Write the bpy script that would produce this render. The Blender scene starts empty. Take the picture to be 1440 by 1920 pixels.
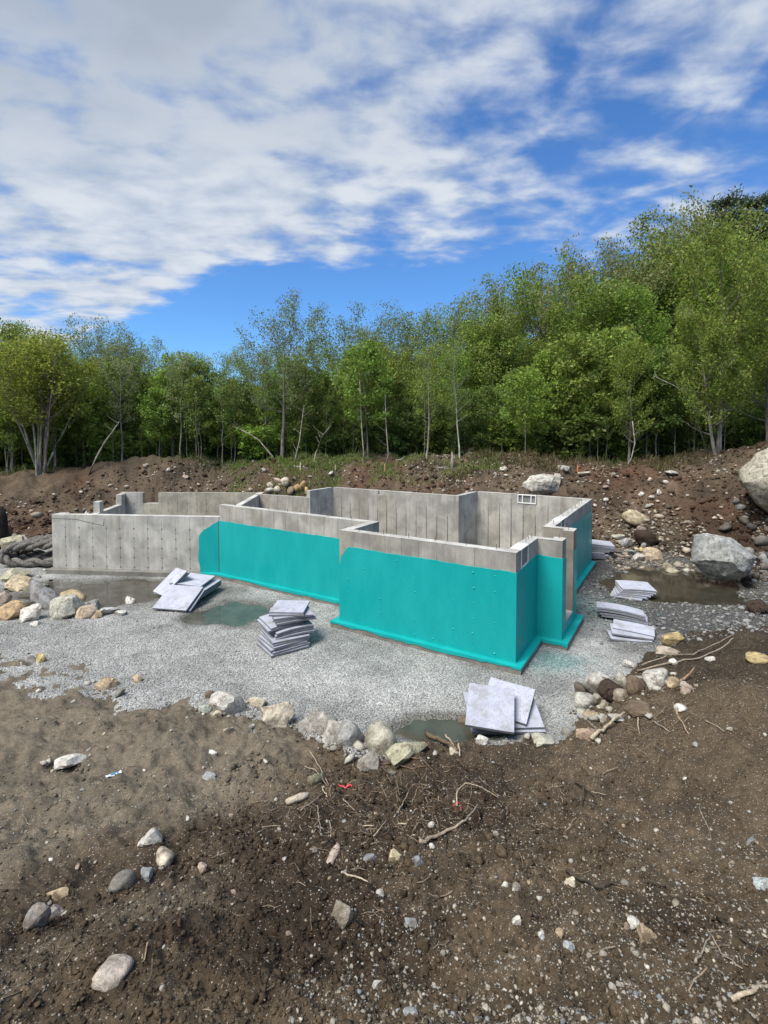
import bpy, math, random
import numpy as np
from mathutils import Vector, Matrix, Euler

random.seed(7)
RNG = np.random.default_rng(7)
C = bpy.context.scene.collection
R = math.radians

# ------------------------------------------------------------------ camera, light, sky
F_PX, PITCH, EYE, SHIFT = 940.675, 0.040, 5.157, -119.7     # measured on the photograph (1440 x 1920)
cam = bpy.data.cameras.new('camera')
cam.sensor_fit = 'VERTICAL'; cam.sensor_height = 36; cam.lens = F_PX * 36 / 1920
cam.shift_y = SHIFT / 1920
cam.clip_start = 0.05; cam.clip_end = 3000
camo = bpy.data.objects.new('camera', cam); C.objects.link(camo)
camo.location = (0, 0, EYE); camo.rotation_euler = (R(90) - PITCH, 0, 0)
bpy.context.scene.camera = camo

SUN_EL, SUN_AZ = R(58), R(-132)          # azimuth from +Y clockwise: light from the left, behind the camera
sun = bpy.data.lights.new('sun', 'SUN'); sun.energy = 4.0; sun.angle = R(30); sun.color = (1, .965, .91)
suno = bpy.data.objects.new('sun', sun); C.objects.link(suno)
sd = Vector((math.sin(SUN_AZ) * math.cos(SUN_EL), math.cos(SUN_AZ) * math.cos(SUN_EL), math.sin(SUN_EL)))
suno.rotation_euler = sd.to_track_quat('Z', 'Y').to_euler(); suno.location = (-20, -10, 40)

sc = bpy.context.scene
sc.view_settings.view_transform = 'Standard'; sc.view_settings.look = 'None'
sc.view_settings.gamma = 1; sc.view_settings.use_curve_mapping = False
sc.view_settings.exposure = 0.52

class NT:
    """small helper to write node trees"""
    def __init__(s, tree): s.t = tree; tree.nodes.clear()
    def n(s, typ, **kw):
        nd = s.t.nodes.new(typ)
        for k, v in kw.items():
            if k == 'ins':
                for kk, vv in v.items():
                    if isinstance(vv, bpy.types.NodeSocket): s.t.links.new(vv, nd.inputs[kk])
                    else: nd.inputs[kk].default_value = vv
            else: setattr(nd, k, v)
        return nd
    def math(s, op, a, b=None, c=None, clamp=False):
        nd = s.t.nodes.new('ShaderNodeMath'); nd.operation = op; nd.use_clamp = clamp
        for i, v in enumerate((a, b, c)):
            if v is None: continue
            if isinstance(v, bpy.types.NodeSocket): s.t.links.new(v, nd.inputs[i])
            else: nd.inputs[i].default_value = v
        return nd.outputs[0]
    def mix(s, f, a, b, blend='MIX'):
        nd = s.t.nodes.new('ShaderNodeMix'); nd.data_type = 'RGBA'; nd.blend_type = blend
        for k, v in ((0, f), (6, a), (7, b)):
            if isinstance(v, bpy.types.NodeSocket): s.t.links.new(v, nd.inputs[k])
            else: nd.inputs[k].default_value = v if k == 0 else (*v[:3], 1)
        return nd.outputs[2]
    def noise(s, vec, scale, detail=4, rough=.55, dist=0, out=0):
        nd = s.n('ShaderNodeTexNoise', ins={'Scale': scale, 'Detail': detail, 'Roughness': rough, 'Distortion': dist})
        if vec is not None: s.t.links.new(vec, nd.inputs['Vector'])
        return nd.outputs[out]
    def ramp(s, f, lo, hi, a=0., b=1., smooth=True):
        nd = s.n('ShaderNodeMapRange', ins={'From Min': lo, 'From Max': hi, 'To Min': a, 'To Max': b})
        if smooth: nd.interpolation_type = 'SMOOTHSTEP'
        s.t.links.new(f, nd.inputs['Value']); return nd.outputs[0]

def make_world():
    w = bpy.data.worlds.new('World'); sc.world = w; w.use_nodes = True
    g = NT(w.node_tree)
    sky = g.n('ShaderNodeTexSky'); sky.sky_type = 'NISHITA'; sky.sun_disc = False
    sky.sun_elevation = SUN_EL; sky.sun_rotation = SUN_AZ; sky.altitude = 50
    sky.air_density = 1.0; sky.dust_density = 0.3; sky.ozone_density = 2.0
    d = g.n('ShaderNodeTexCoord').outputs['Generated']
    sep = g.n('ShaderNodeSeparateXYZ', ins={'Vector': d})
    zz = g.math('ADD', g.math('MAXIMUM', sep.outputs[2], 0), .12)
    px = g.math('DIVIDE', sep.outputs[0], zz); py = g.math('DIVIDE', sep.outputs[1], zz)
    # blue of the sky, a little richer than the model's (clear spring air)
    blue = g.mix(1., sky.outputs[0], (.54, .90, 1.30), 'MULTIPLY')
    def vec(ax, ay, ox=0., oy=0.):
        return g.n('ShaderNodeCombineXYZ', ins={0: g.math('MULTIPLY_ADD', px, ax, ox), 1: g.math('MULTIPLY_ADD', py, ay, oy)}).outputs[0]
    # streaks combed along one wind direction
    rx = g.math('ADD', g.math('MULTIPLY', px, .86), g.math('MULTIPLY', py, .5))
    ry = g.math('ADD', g.math('MULTIPLY', px, -.5), g.math('MULTIPLY', py, .86))
    sv = g.n('ShaderNodeCombineXYZ', ins={0: g.math('MULTIPLY', rx, .75), 1: g.math('MULTIPLY', ry, 1.25)}).outputs[0]
    n1 = g.noise(sv, 1.35, 8, .53, .25)
    n2 = g.noise(vec(1, 1.25, 3.1, 1.7), 4.4, 6, .55, .35)
    n3 = g.noise(vec(1, 1, 8.3, 2.2), .8, 3, .5)
    left = g.ramp(px, .55, -.55)                                     # the heavy bank lies to the left
    edge = g.math('MULTIPLY_ADD', g.math('MAXIMUM', g.math('SUBTRACT', -.60, px), 0), .74, 2.12)
    clear = g.ramp(g.math('SUBTRACT', py, edge), -.12, .42)          # open sky low over the woods
    n4 = g.noise(vec(1.0, 1.45, 5.5, .7), 4.6, 5, .5, .15)                # rows of small puffs
    cov = g.math('ADD', g.math('ADD', g.math('MULTIPLY', n1, .44), g.math('MULTIPLY', n2, .26)), g.math('MULTIPLY', n4, .32))
    cov = g.math('ADD', cov, g.math('MULTIPLY', g.math('SUBTRACT', n3, .5), .30))
    cov = g.math('ADD', cov, g.math('MULTIPLY_ADD', left, .112, .016))
    cov = g.math('SUBTRACT', cov, g.math('MULTIPLY', clear, .33))
    mask = g.math('MULTIPLY', g.ramp(cov, .445, .63), .96)
    thick = g.ramp(cov, .58, .82)
    heavy = g.math('MULTIPLY', g.math('MULTIPLY', g.ramp(cov, .50, .72), g.ramp(py, 1.75, .95)), g.ramp(px, .6, -.4))
    white = g.mix(g.ramp(g.math('ADD', g.math('MULTIPLY', n4, .6), g.math('MULTIPLY', n2, .4)), .36, .64), (3.3, 3.9, 4.85), (5.3, 5.65, 6.1))
    cl = g.mix(heavy, white, (2.9, 3.3, 3.95))
    col = g.mix(mask, blue, cl)
    bg = g.n('ShaderNodeBackground', ins={'Color': col, 'Strength': .098})
    g.n('ShaderNodeOutputWorld', ins={'Surface': bg.outputs[0]})
make_world()

# ------------------------------------------------------------------ geometry of the view (to set things on the ground)
_c, _s = math.cos(PITCH), math.sin(PITCH)
def ray(px, py):
    X = (px - 720) / F_PX; Y = -(py - 960 - SHIFT) / F_PX
    return np.array([X, _c + Y * _s, -_s + Y * _c])
def at_z(px, py, z):
    d = ray(px, py); t = (z - EYE) / d[2]; return np.array([0, 0, EYE]) + d * t
def at_y(px, py, y):
    d = ray(px, py); return np.array([0, 0, EYE]) + d * (y / d[1])

# ------------------------------------------------------------------ noise
def _h(ix, iy, seed):
    h = (ix.astype(np.int64) * 374761393 + iy.astype(np.int64) * 668265263 + seed * 1442695041) & 0xffffffff
    h = ((h ^ (h >> 13)) * 1274126177) & 0xffffffff
    h = h ^ (h >> 16)
    return (h & 0xffff) / 65535.0
def vn(x, y, seed=0):
    x0 = np.floor(x); y0 = np.floor(y); fx = x - x0; fy = y - y0
    fx = fx * fx * (3 - 2 * fx); fy = fy * fy * (3 - 2 * fy)
    a = _h(x0, y0, seed); b = _h(x0 + 1, y0, seed); c = _h(x0, y0 + 1, seed); d = _h(x0 + 1, y0 + 1, seed)
    return (a * (1 - fx) + b * fx) * (1 - fy) + (c * (1 - fx) + d * fx) * fy - .5
def fbm(x, y, sc_, octv=4, seed=0, gain=.5):
    s = 0; a = 1; ca, sa = math.cos(.6), math.sin(.6)
    x = x * sc_; y = y * sc_
    for i in range(octv):
        s = s + a * vn(x, y, seed + i * 17); a *= gain
        x, y = (x * ca - y * sa) * 2.03 + 3.7, (x * sa + y * ca) * 2.03 - 1.3
    return s

# ------------------------------------------------------------------ terrain
ZF = -.15                                          # level of the gravel in the pit
ctrl = []
def P(x, y, z): ctrl.append((x, y, z))
def PZ(px, py, z): p = at_z(px, py, z); ctrl.append((p[0], p[1], z))
def PY(px, py, y): p = at_y(px, py, y); ctrl.append((p[0], p[1], p[2]))
for q in [(-9,0,3.0),(-4,0,3.3),(0,0,3.4),(4,0,3.45),(9,0,3.4),(-9,-8,3),(9,-8,3.3),(0,-8,3.4),
          (-3,3,1.6),(0,3,1.65),(3,3,1.75),(7,3,2.1),(-7,3,1.35),(12,4,2.2),
          (-4.5,5,.75),(-2,5,.74),(0,5,.75),(2,5,.78),(4,5,.9),(8,5,1.35),(-9,5,.55),
          (-5,6.5,.33),(-2,6.5,.27),(0,6.5,.25),(2,6.6,.24),(3.5,6.5,.42),(6,6.7,.8),(9,7,1.0)]: P(*q)
for a in [(0,1225),(60,1245),(130,1262),(230,1290),(300,1303),(370,1322),(450,1338),(560,1360),(640,1376),(740,1394),(830,1392),
          (900,1388),(1000,1380),(1050,1376),(1090,1345),(1078,1310),(1110,1270),(1190,1235),(1270,1195),(1440,1168)]: PZ(*a, ZF)
for a in [(1440,1300,1.0),(1300,1270,.62),(1200,1300,.38),(1440,1215,.6),(1320,1215,.28),(1150,1345,.22),(1110,1385,.15)]: PZ(*a)
for q in [(-6,14,-.6),(-2,11,-.6),(1,9.6,-.5),(4.5,10.6,-.5),(6,13,-.6),(9,14.5,-.5),(-10,14,-.5),(-14,15,-.4),(-9,21,-.7),(0,17,-.8),(4,16,-.8),(9.5,19,-.5),(-18,14,-.2),(12.5,15.5,-.4)]: P(*q)
for q in [(-24,19,.2),(-19,20,-.15),(-15.5,20.6,-.15),(-13.6,23,-.15),(-13.2,25.3,-.15),(-8.5,25.6,-.15),(-3.4,24.8,-.15),(0,24.2,-.15),(4,23.3,-.15),
          (8.2,21.5,-.15),(10.2,21.2,-.15),(11.6,20.2,-.1),(12.2,18.6,-.15),(13.6,17.2,-.1),(15.6,15.8,-.05)]: P(*q)
for a in [(-400,895,24),(-200,905,25),(0,912,26),(60,905,26.5),(130,893,27),(200,886,28),(262,873,29.5),(315,871,30),(352,884,29.5),(400,901,28.8),
          (430,899,28.4),(490,887,28),(560,886,27.6),(650,892,27.2),(720,890,27),(860,890,26.5),(960,890,26),(1050,891,25.6),(1120,894,25.5),
          (1200,893,25.4),(1280,886,25),(1340,872,24.6),(1400,859,24),(1440,850,23.6),(1600,835,22)]: P(*(lambda p: (p[0], p[1], p[2] + (.32 if 230 < a[0] < 360 else (-.5 if a[0] < 150 else 0))))(at_y(*a)))
for q in [(19,17.5,2.6),(17.2,19.3,2.3),(15.2,19.4,1.55)]: P(*q)
for q in [(-24,31,2.2),(-14,33,2.4),(-5,33,2.3),(4,33,2.4),(13,32,2.6),(22,31,3.6),(-30,50,2.3),(0,50,2.5),(30,50,3.2),(-90,100,2.5),(0,110,2.6),(90,100,3.2),
          (-60,0,2.8),(60,0,3.4),(-30,-40,3),(30,-40,3.3),(-200,200,3),(200,200,3.4),(0,330,3),(-250,-100,3),(250,-100,3.4),(-40,22,2),(40,22,3.8)]: P(*q)
ctrl = np.array(ctrl)
def _tps(r2): return .5 * r2 * np.log(r2 + 1e-9)
def _solve():
    n = len(ctrl); xy = ctrl[:, :2]
    K = _tps(((xy[:, None] - xy[None]) ** 2).sum(-1)) + np.eye(n) * .05
    Pm = np.c_[np.ones(n), xy]
    A = np.block([[K, Pm], [Pm.T, np.zeros((3, 3))]])
    return np.linalg.solve(A, np.r_[ctrl[:, 2], np.zeros(3)])
_w = _solve()
def t_base(x, y):
    x = np.asarray(x, float); y = np.asarray(y, float)
    sh = x.shape; x = x.ravel(); y = y.ravel(); out = np.empty_like(x)
    for i in range(0, len(x), 40000):
        a = x[i:i+40000]; b = y[i:i+40000]
        r2 = (a[:, None] - ctrl[:, 0]) ** 2 + (b[:, None] - ctrl[:, 1]) ** 2
        out[i:i+40000] = _tps(r2) @ _w[:-3] + _w[-3] + _w[-2] * a + _w[-1] * b
    return out.reshape(sh)
# puddles: centre pixel, half width, half height (pixels) -> ellipses on the pit floor
PUD = []
for (px, py, wx, wy) in [(195,1113,165,25), (430,1150,70,20), (845,1374,105,26), (1290,1100,135,38), (1165,1345,1,1)][:4]:
    c = at_z(px, py, ZF); e = at_z(px + wx, py, ZF); f = at_z(px, py + wy, ZF); b = at_z(px, py - wy, ZF)
    PUD.append((c[0], (f[1] + b[1]) / 2, abs(e[0] - c[0]), (b[1] - f[1]) / 2))
def puddle_d(x, y):
    d = np.full(np.shape(x), 9.)
    for cx, cy, rx, ry in PUD:
        d = np.minimum(d, np.hypot((x - cx) / rx, (y - cy) / ry))
    return d + .55 * fbm(x, y, 1.3, 4, 91)
def soilness(x, y, b):                              # 1 = earth, 0 = crushed stone
    e = b + .16 * fbm(x, y, .9, 4, 5) + .10 * fbm(x, y, 4.5, 3, 8)
    return np.clip((e - (ZF + .02)) / .08, 0, 1)
def terrain(x, y):
    x = np.asarray(x, float); y = np.asarray(y, float)
    b = t_base(x, y)
    k = .10
    up = np.logaddexp(0, (b - ZF) / k) * k
    s = soilness(x, y, b)
    near = np.clip(1.3 - np.hypot(x, y) / 60, .3, 1)
    rough = (.22 * fbm(x, y, .55, 3, 21) * np.clip(up / .7, 0, 1) + .17 * fbm(x, y, 1.7, 3, 33) + .105 * fbm(x, y, 5.5, 3, 44) + .030 * np.abs(fbm(x, y, 16, 2, 55)))
    z = ZF + up + s * rough * near
    z += s * .05 * fbm(x * .82 + y * .57, (y * .82 - x * .57) * 4.5, .9, 3, 123) * np.clip((12 - y) / 2, 0, 1) * near
    # bank faces slump in lumps
    z += s * (.50 * fbm(x, y, .8, 4, 66) + .20 * np.abs(fbm(x, y, 2.6, 3, 67))) * np.clip((y - 17) / 6, 0, 1) * np.clip(up / 1.0, 0, 1)
    g = 1 - s
    z += g * (.035 * fbm(x, y, .8, 3, 71) + .016 * fbm(x, y, 9, 2, 77))
    z -= g * .15 * np.clip((1.08 - puddle_d(x, y)) / .4, 0, 1)
    return z
def tz(x, y): return float(terrain(np.array([x]), np.array([y]))[0])
_ys = np.concatenate([np.linspace(1.2, 14, 420), np.linspace(14.05, 50, 420)])
def hit(px, py):
    d = ray(px, py); t = _ys / d[1]
    X = d[0] * t; Z = EYE + d[2] * t
    T = terrain(X, _ys); k = np.nonzero(Z < T)[0]
    i = k[0] if len(k) else len(_ys) - 1
    return np.array([X[i], _ys[i], T[i]])

# ------------------------------------------------------------------ object helpers
def tag(o, label=None, cat=None, group=None, kind=None):
    if label: o['label'] = label
    if cat: o['category'] = cat
    if group: o['group'] = group
    if kind: o['kind'] = kind
    return o
def link(o, parent=None):
    C.objects.link(o)
    if parent is not None: o.parent = parent
    return o
def empty(name, loc=(0, 0, 0), rz=0.):
    o = bpy.data.objects.new(name, None); o.empty_display_size = .2
    o.location = loc; o.rotation_euler = (0, 0, rz); return link(o)
def mesh_np(name, V, Fc, mat=None, smooth=False, col=None):
    """V (n,3), Fc (m,k) with constant k; col (n,3) per-vertex colour attribute 'tint'"""
    V = np.asarray(V, np.float32); Fc = np.asarray(Fc, np.int32)
    me = bpy.data.meshes.new(name)
    me.vertices.add(len(V)); me.vertices.foreach_set('co', V.ravel())
    m, k = Fc.shape
    me.loops.add(m * k); me.loops.foreach_set('vertex_index', Fc.ravel())
    me.polygons.add(m); me.polygons.foreach_set('loop_start', np.arange(0, m * k, k, dtype=np.int32))
    if smooth: me.polygons.foreach_set('use_smooth', np.ones(m, bool))
    me.update(calc_edges=True)
    if col is not None:
        a = me.color_attributes.new('tint', 'FLOAT_COLOR', 'POINT')
        a.data.foreach_set('color', np.c_[col, np.ones(len(V))].astype(np.float32).ravel())
    if mat: me.materials.append(mat)
    return me
class MB:
    def __init__(s): s.v = []; s.f = []
    def add(s, vs, fs):
        b = len(s.v); s.v += [tuple(map(float, v)) for v in vs]; s.f += [[i + b for i in f] for f in fs]
    def prism(s, quad, z0, z1):
        """quad: list of xy corners (ccw), z0/z1 floats or lists"""
        n = len(quad)
        z0 = [z0] * n if np.isscalar(z0) else z0; z1 = [z1] * n if np.isscalar(z1) else z1
        vs = [(x, y, z) for (x, y), z in zip(quad, z0)] + [(x, y, z) for (x, y), z in zip(quad, z1)]
        fs = [list(range(n))[::-1], list(range(n, 2 * n))] + [[i, (i + 1) % n, n + (i + 1) % n, n + i] for i in range(n)]
        s.add(vs, fs)
    def box(s, c, half, rz=0.):
        cx, cy, cz = c; a, b, d = half; co, si = math.cos(rz), math.sin(rz)
        q = [(cx + x * co - y * si, cy + x * si + y * co) for x, y in ((-a, -b), (a, -b), (a, b), (-a, b))]
        s.prism(q, cz - d, cz + d)
    def tube(s, pts, rad, sides=6, cap=True):
        pts = [np.asarray(p, float) for p in pts]; n = len(pts); b = len(s.v); vs = []
        ref = np.array([.31, .17, .93])
        for i, p in enumerate(pts):
            t = pts[min(i + 1, n - 1)] - pts[max(i - 1, 0)]; t = t / (np.linalg.norm(t) + 1e-9)
            u = np.cross(t, ref); nu = np.linalg.norm(u)
            if nu < .05: u = np.cross(t, np.array([1., 0, 0])); nu = np.linalg.norm(u)
            u /= nu; w = np.cross(t, u); r = rad[i] if hasattr(rad, '__len__') else rad
            for k in range(sides):
                a = 2 * math.pi * k / sides; vs.append(p + r * (math.cos(a) * u + math.sin(a) * w))
        fs = [[i * sides + k, i * sides + (k + 1) % sides, (i + 1) * sides + (k + 1) % sides, (i + 1) * sides + k]
              for i in range(n - 1) for k in range(sides)]
        if cap: fs += [list(range(sides))[::-1], [(n - 1) * sides + k for k in range(sides)]]
        s.add(vs, fs)
    def mesh(s, name, mat=None, smooth=False):
        me = bpy.data.meshes.new(name); me.from_pydata(s.v, [], s.f)
        if smooth: me.polygons.foreach_set('use_smooth', np.ones(len(me.polygons), bool))
        me.update()
        if mat: me.materials.append(mat)
        return me
    def build(s, name, mat=None, parent=None, smooth=False):
        return link(bpy.data.objects.new(name, s.mesh(name, mat, smooth)), parent)

# ------------------------------------------------------------------ materials
def new_mat(name):
    m = bpy.data.materials.new(name); m.use_nodes = True; return m, NT(m.node_tree)
def finish(g, col, rough=.85, bump=None, bstr=.4, bdist=.02, spec=.35, metal=0.):
    b = g.n('ShaderNodeBsdfPrincipled', ins={'Base Color': col, 'Roughness': rough, 'Specular IOR Level': spec, 'Metallic': metal})
    if bump is not None:
        bp = g.n('ShaderNodeBump', ins={'Height': bump, 'Strength': bstr, 'Distance': bdist})
        g.t.links.new(bp.outputs[0], b.inputs['Normal'])
    g.n('ShaderNodeOutputMaterial', ins={'Surface': b.outputs[0]})
    return b
def rgb4(c): return (*c, 1)
def pos(g): return g.n('ShaderNodeNewGeometry').outputs['Position']
def objc(g): return g.n('ShaderNodeTexCoord').outputs['Object']
def mulc(g, a, f):
    """scale colour a by scalar socket f"""
    v = g.n('ShaderNodeVectorMath', operation='SCALE', ins={0: a, 'Scale': f}); return v.outputs[0]

def mat_soil():
    m, g = new_mat('earth'); p = pos(g)
    t = g.n('ShaderNodeAttribute', attribute_name='tint').outputs['Color']
    n1 = g.noise(p, 28, 6, .68); n2 = g.noise(p, 110, 4, .65); n3 = g.noise(p, 6, 5, .6)
    f = g.math('ADD', g.math('MULTIPLY', g.ramp(n1, .28, .75, .50, 1.42), .55), g.math('MULTIPLY', g.ramp(n2, .3, .72, .45, 1.55), .45))
    f = g.math('MULTIPLY', f, g.ramp(n3, .3, .7, .8, 1.2))
    col = mulc(g, t, f)
    vo = g.n('ShaderNodeTexVoronoi', ins={'Vector': p, 'Scale': 62., 'Randomness': 1.})
    cs = g.n('ShaderNodeSeparateColor', ins={'Color': vo.outputs['Color']})
    chip = g.math('MULTIPLY', g.math('GREATER_THAN', cs.outputs[0], .80), g.math('LESS_THAN', vo.outputs['Distance'], .36))
    grit = g.mix(cs.outputs[1], (.20, .175, .14), (.40, .36, .30))
    col = g.mix(g.math('MULTIPLY', chip, .85), col, grit)
    h = g.math('ADD', g.math('ADD', g.math('MULTIPLY', n1, .8), g.math('MULTIPLY', n2, .35)), g.math('MULTIPLY', chip, .25))
    finish(g, col, .92, h, .75, .030, .22); return m
def mat_gravel():
    m, g = new_mat('crushed stone'); p = pos(g)
    t = g.n('ShaderNodeAttribute', attribute_name='tint').outputs['Color']
    v = g.n('ShaderNodeTexVoronoi', ins={'Vector': p, 'Scale': 30., 'Randomness': 1.})
    cs = g.n('ShaderNodeSeparateColor', ins={'Color': v.outputs['Color']})
    n3 = g.noise(p, 2.2, 4, .6)
    f = g.math('MULTIPLY', g.ramp(cs.outputs[0], 0, 1, .72, 1.28, False), g.ramp(n3, .3, .7, .84, 1.14))
    gap = g.ramp(v.outputs['Distance'], .35, .75, 1, .5)
    col = mulc(g, t, g.math('MULTIPLY', f, gap))
    finish(g, col, .8, g.math('MULTIPLY', v.outputs['Distance'], -1.), .8, .03, .3); return m
def mat_tint(name, rough=.85, bscale=40, bstr=.4, var=.35, spec=.3):
    """stones, clods and leaves joined in one object: colour from the piece's own attribute"""
    m, g = new_mat(name); p = pos(g)
    t = g.n('ShaderNodeAttribute', attribute_name='tint').outputs['Color']
    n = g.noise(p, bscale, 4, .6)
    finish(g, mulc(g, t, g.ramp(n, .3, .7, 1 - var, 1 + var)), rough, n, bstr, .02, spec); return m
def mat_rock(name, rough=.82, veins=True):
    m, g = new_mat(name); oc = objc(g); oi = g.n('ShaderNodeObjectInfo')
    off = g.n('ShaderNodeVectorMath', operation='ADD', ins={0: pos(g), 1: (0, 0, 0)}).outputs[0]
    n1 = g.noise(off, 4.5, 6, .62, .4); n2 = g.noise(off, 26, 5, .7); n3 = g.noise(off, 90, 2, .6)
    f = g.math('MULTIPLY', g.ramp(n1, .3, .72, .66, 1.25), g.ramp(n2, .32, .7, .72, 1.25))
    f = g.math('MULTIPLY', f, g.ramp(n3, .3, .7, .85, 1.15))
    col = mulc(g, oi.outputs['Color'], f)
    soil = g.math('MULTIPLY', g.ramp(g.noise(off, 7, 5, .65), .49, .64), .72)     # smears of dried mud
    col = g.mix(soil, col, (.13, .098, .068))
    h = g.math('ADD', n1, g.math('MULTIPLY', n2, .55))
    finish(g, col, rough, h, .55, .06, .3); return m
def mat_concrete():
    m, g = new_mat('concrete'); p = pos(g); oi = g.n('ShaderNodeObjectInfo')
    sep = g.n('ShaderNodeSeparateXYZ', ins={'Vector': p})
    st = g.n('ShaderNodeVectorMath', operation='MULTIPLY', ins={0: p, 1: (1, 1, .12)}).outputs[0]   # runs of water down the face
    n1 = g.noise(p, 1.6, 5, .6, .3); n2 = g.noise(st, 7, 5, .65); n3 = g.noise(p, 55, 3, .6); n4 = g.noise(st, 2.6, 4, .55)
    f = g.math('MULTIPLY', g.ramp(n1, .32, .68, .76, 1.18), g.ramp(n2, .3, .7, .88, 1.09))
    f = g.math('MULTIPLY', f, g.ramp(n3, .3, .7, .92, 1.07))
    col = mulc(g, oi.outputs['Color'], f)
    col = g.mix(g.math('MULTIPLY', g.ramp(n4, .56, .76), .34), col, (.26, .225, .165))
    pit = g.ramp(g.noise(p, 130, 2, .5), .69, .74)
    col = g.mix(g.math('MULTIPLY', pit, .55), col, (.08, .075, .068))
    finish(g, col, .86, g.math('ADD', n3, g.math('MULTIPLY', n2, .4)), .22, .012, .25); return m
def mat_membrane():
    m, g = new_mat('teal waterproofing'); p = pos(g)
    st = g.n('ShaderNodeVectorMath', operation='MULTIPLY', ins={0: p, 1: (1, 1, .35)}).outputs[0]
    n1 = g.noise(st, 2.2, 5, .6); n2 = g.noise(p, 40, 4, .6)
    col = g.mix(g.ramp(n1, .32, .7), (.005, .315, .312), (.008, .35, .345))
    col = mulc(g, col, g.ramp(n2, .3, .7, .94, 1.06))
    finish(g, col, g.ramp(n1, .3, .7, .30, .48), n2, .10, .01, .30); return m
def mat_board(name, speck):
    m, g = new_mat(name); oi = g.n('ShaderNodeObjectInfo'); oc = objc(g)
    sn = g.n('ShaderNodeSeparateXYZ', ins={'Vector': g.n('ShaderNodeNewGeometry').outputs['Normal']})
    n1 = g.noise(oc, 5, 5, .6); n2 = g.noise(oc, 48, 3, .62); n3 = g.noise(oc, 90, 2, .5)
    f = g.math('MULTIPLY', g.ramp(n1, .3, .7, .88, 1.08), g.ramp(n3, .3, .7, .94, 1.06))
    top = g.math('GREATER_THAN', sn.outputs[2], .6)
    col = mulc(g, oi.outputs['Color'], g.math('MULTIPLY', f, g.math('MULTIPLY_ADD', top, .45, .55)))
    if speck: col = g.mix(g.math('MULTIPLY', g.math('MULTIPLY', g.ramp(n2, .53, .62), speck), top), col, (.22, .235, .30))
    col = g.mix(g.math('MULTIPLY', g.ramp(g.noise(pos(g), 3.2, 5, .65), .50, .66), .5), col, (.22, .205, .18))   # dried mud
    finish(g, col, .72, n2, .15, .01, .25); return m
def mat_plain(name, col, rough=.7, var=.2, sc_=20, bstr=.2, spec=.3, usecol=False):
    m, g = new_mat(name); oc = objc(g); n = g.noise(oc, sc_, 5, .6)
    base = g.n('ShaderNodeObjectInfo').outputs['Color'] if usecol else g.n('ShaderNodeRGB').outputs[0]
    if not usecol: base.default_value = rgb4(col)
    finish(g, mulc(g, base, g.ramp(n, .3, .7, 1 - var, 1 + var)), rough, n, bstr, .02, spec); return m
def mat_water():
    m, g = new_mat('muddy water'); p = pos(g)
    n = g.noise(p, 3, 3, .5); t = g.n('ShaderNodeObjectInfo').outputs['Color']
    col = mulc(g, t, g.ramp(n, .3, .7, .8, 1.2))
    finish(g, col, .07, g.noise(p, 9, 3, .5), .10, .01, .4); return m
def mat_leaf():
    m, g = new_mat('leaves'); oi = g.n('ShaderNodeObjectInfo')
    t = g.n('ShaderNodeAttribute', attribute_name='tint').outputs['Color']
    col = g.mix(1., oi.outputs['Color'], t, 'MULTIPLY')
    a = g.n('ShaderNodeBsdfPrincipled', ins={'Base Color': col, 'Roughness': .55, 'Specular IOR Level': .25})
    tr = g.n('ShaderNodeBsdfTranslucent', ins={'Color': mulc(g, col, 1.15)})
    mx = g.n('ShaderNodeMixShader', ins={0: .44, 1: a.outputs[0], 2: tr.outputs[0]})
    g.n('ShaderNodeOutputMaterial', ins={'Surface': mx.outputs[0]}); return m
def mat_bark():
    m, g = new_mat('bark'); p = pos(g); t = g.n('ShaderNodeObjectInfo').outputs['Color']
    st = g.n('ShaderNodeVectorMath', operation='MULTIPLY', ins={0: p, 1: (1, 1, .25)}).outputs[0]
    n = g.noise(st, 16, 5, .65); n2 = g.noise(p, 2.4, 3, .6)
    finish(g, mulc(g, t, g.math('MULTIPLY', g.ramp(n, .3, .7, .55, 1.35), g.ramp(n2, .35, .7, .75, 1.25))), .9, n, .5, .03, .2); return m

M = dict(soil=mat_soil(), gravel=mat_gravel(), chips=mat_tint('stone chips', .85, 60), pebble=mat_tint('pebbles', .75, 50, .3, .22),
         clod=mat_tint('soil clods', .95, 35, .6, .4, .15), rock=mat_rock('fieldstone'), concrete=mat_concrete(), teal=mat_membrane(),
         board=mat_board('foam board', 0.), speck=mat_board('speckled foam board', .75), water=mat_water(), leaf=mat_leaf(), bark=mat_bark(),
         white=mat_plain('white plastic frame', (.72, .72, .70), .45, .08), rod=mat_plain('rusty steel', (.06, .05, .045), .6),
         seam=mat_plain('wet seam', (.12, .114, .10), .8, .4, 30), stick=mat_plain('weathered stick', (.2, .16, .12), .85, .35, 25, .3, .2, True),
         pink=mat_plain('flagging tape', (.85, .09, .10), .5, .1), paper=mat_plain('white wrapper', (.75, .8, .84), .5, .06),
         blue=mat_plain('blue print', (.02, .28, .60), .5, .06), wood=mat_plain('stake wood', (.42, .33, .2), .8, .2, 30, .2, .2, True),
         mat=mat_plain('tyre rubber', (.135, .125, .112), .9, .5, 14, .6))

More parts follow.
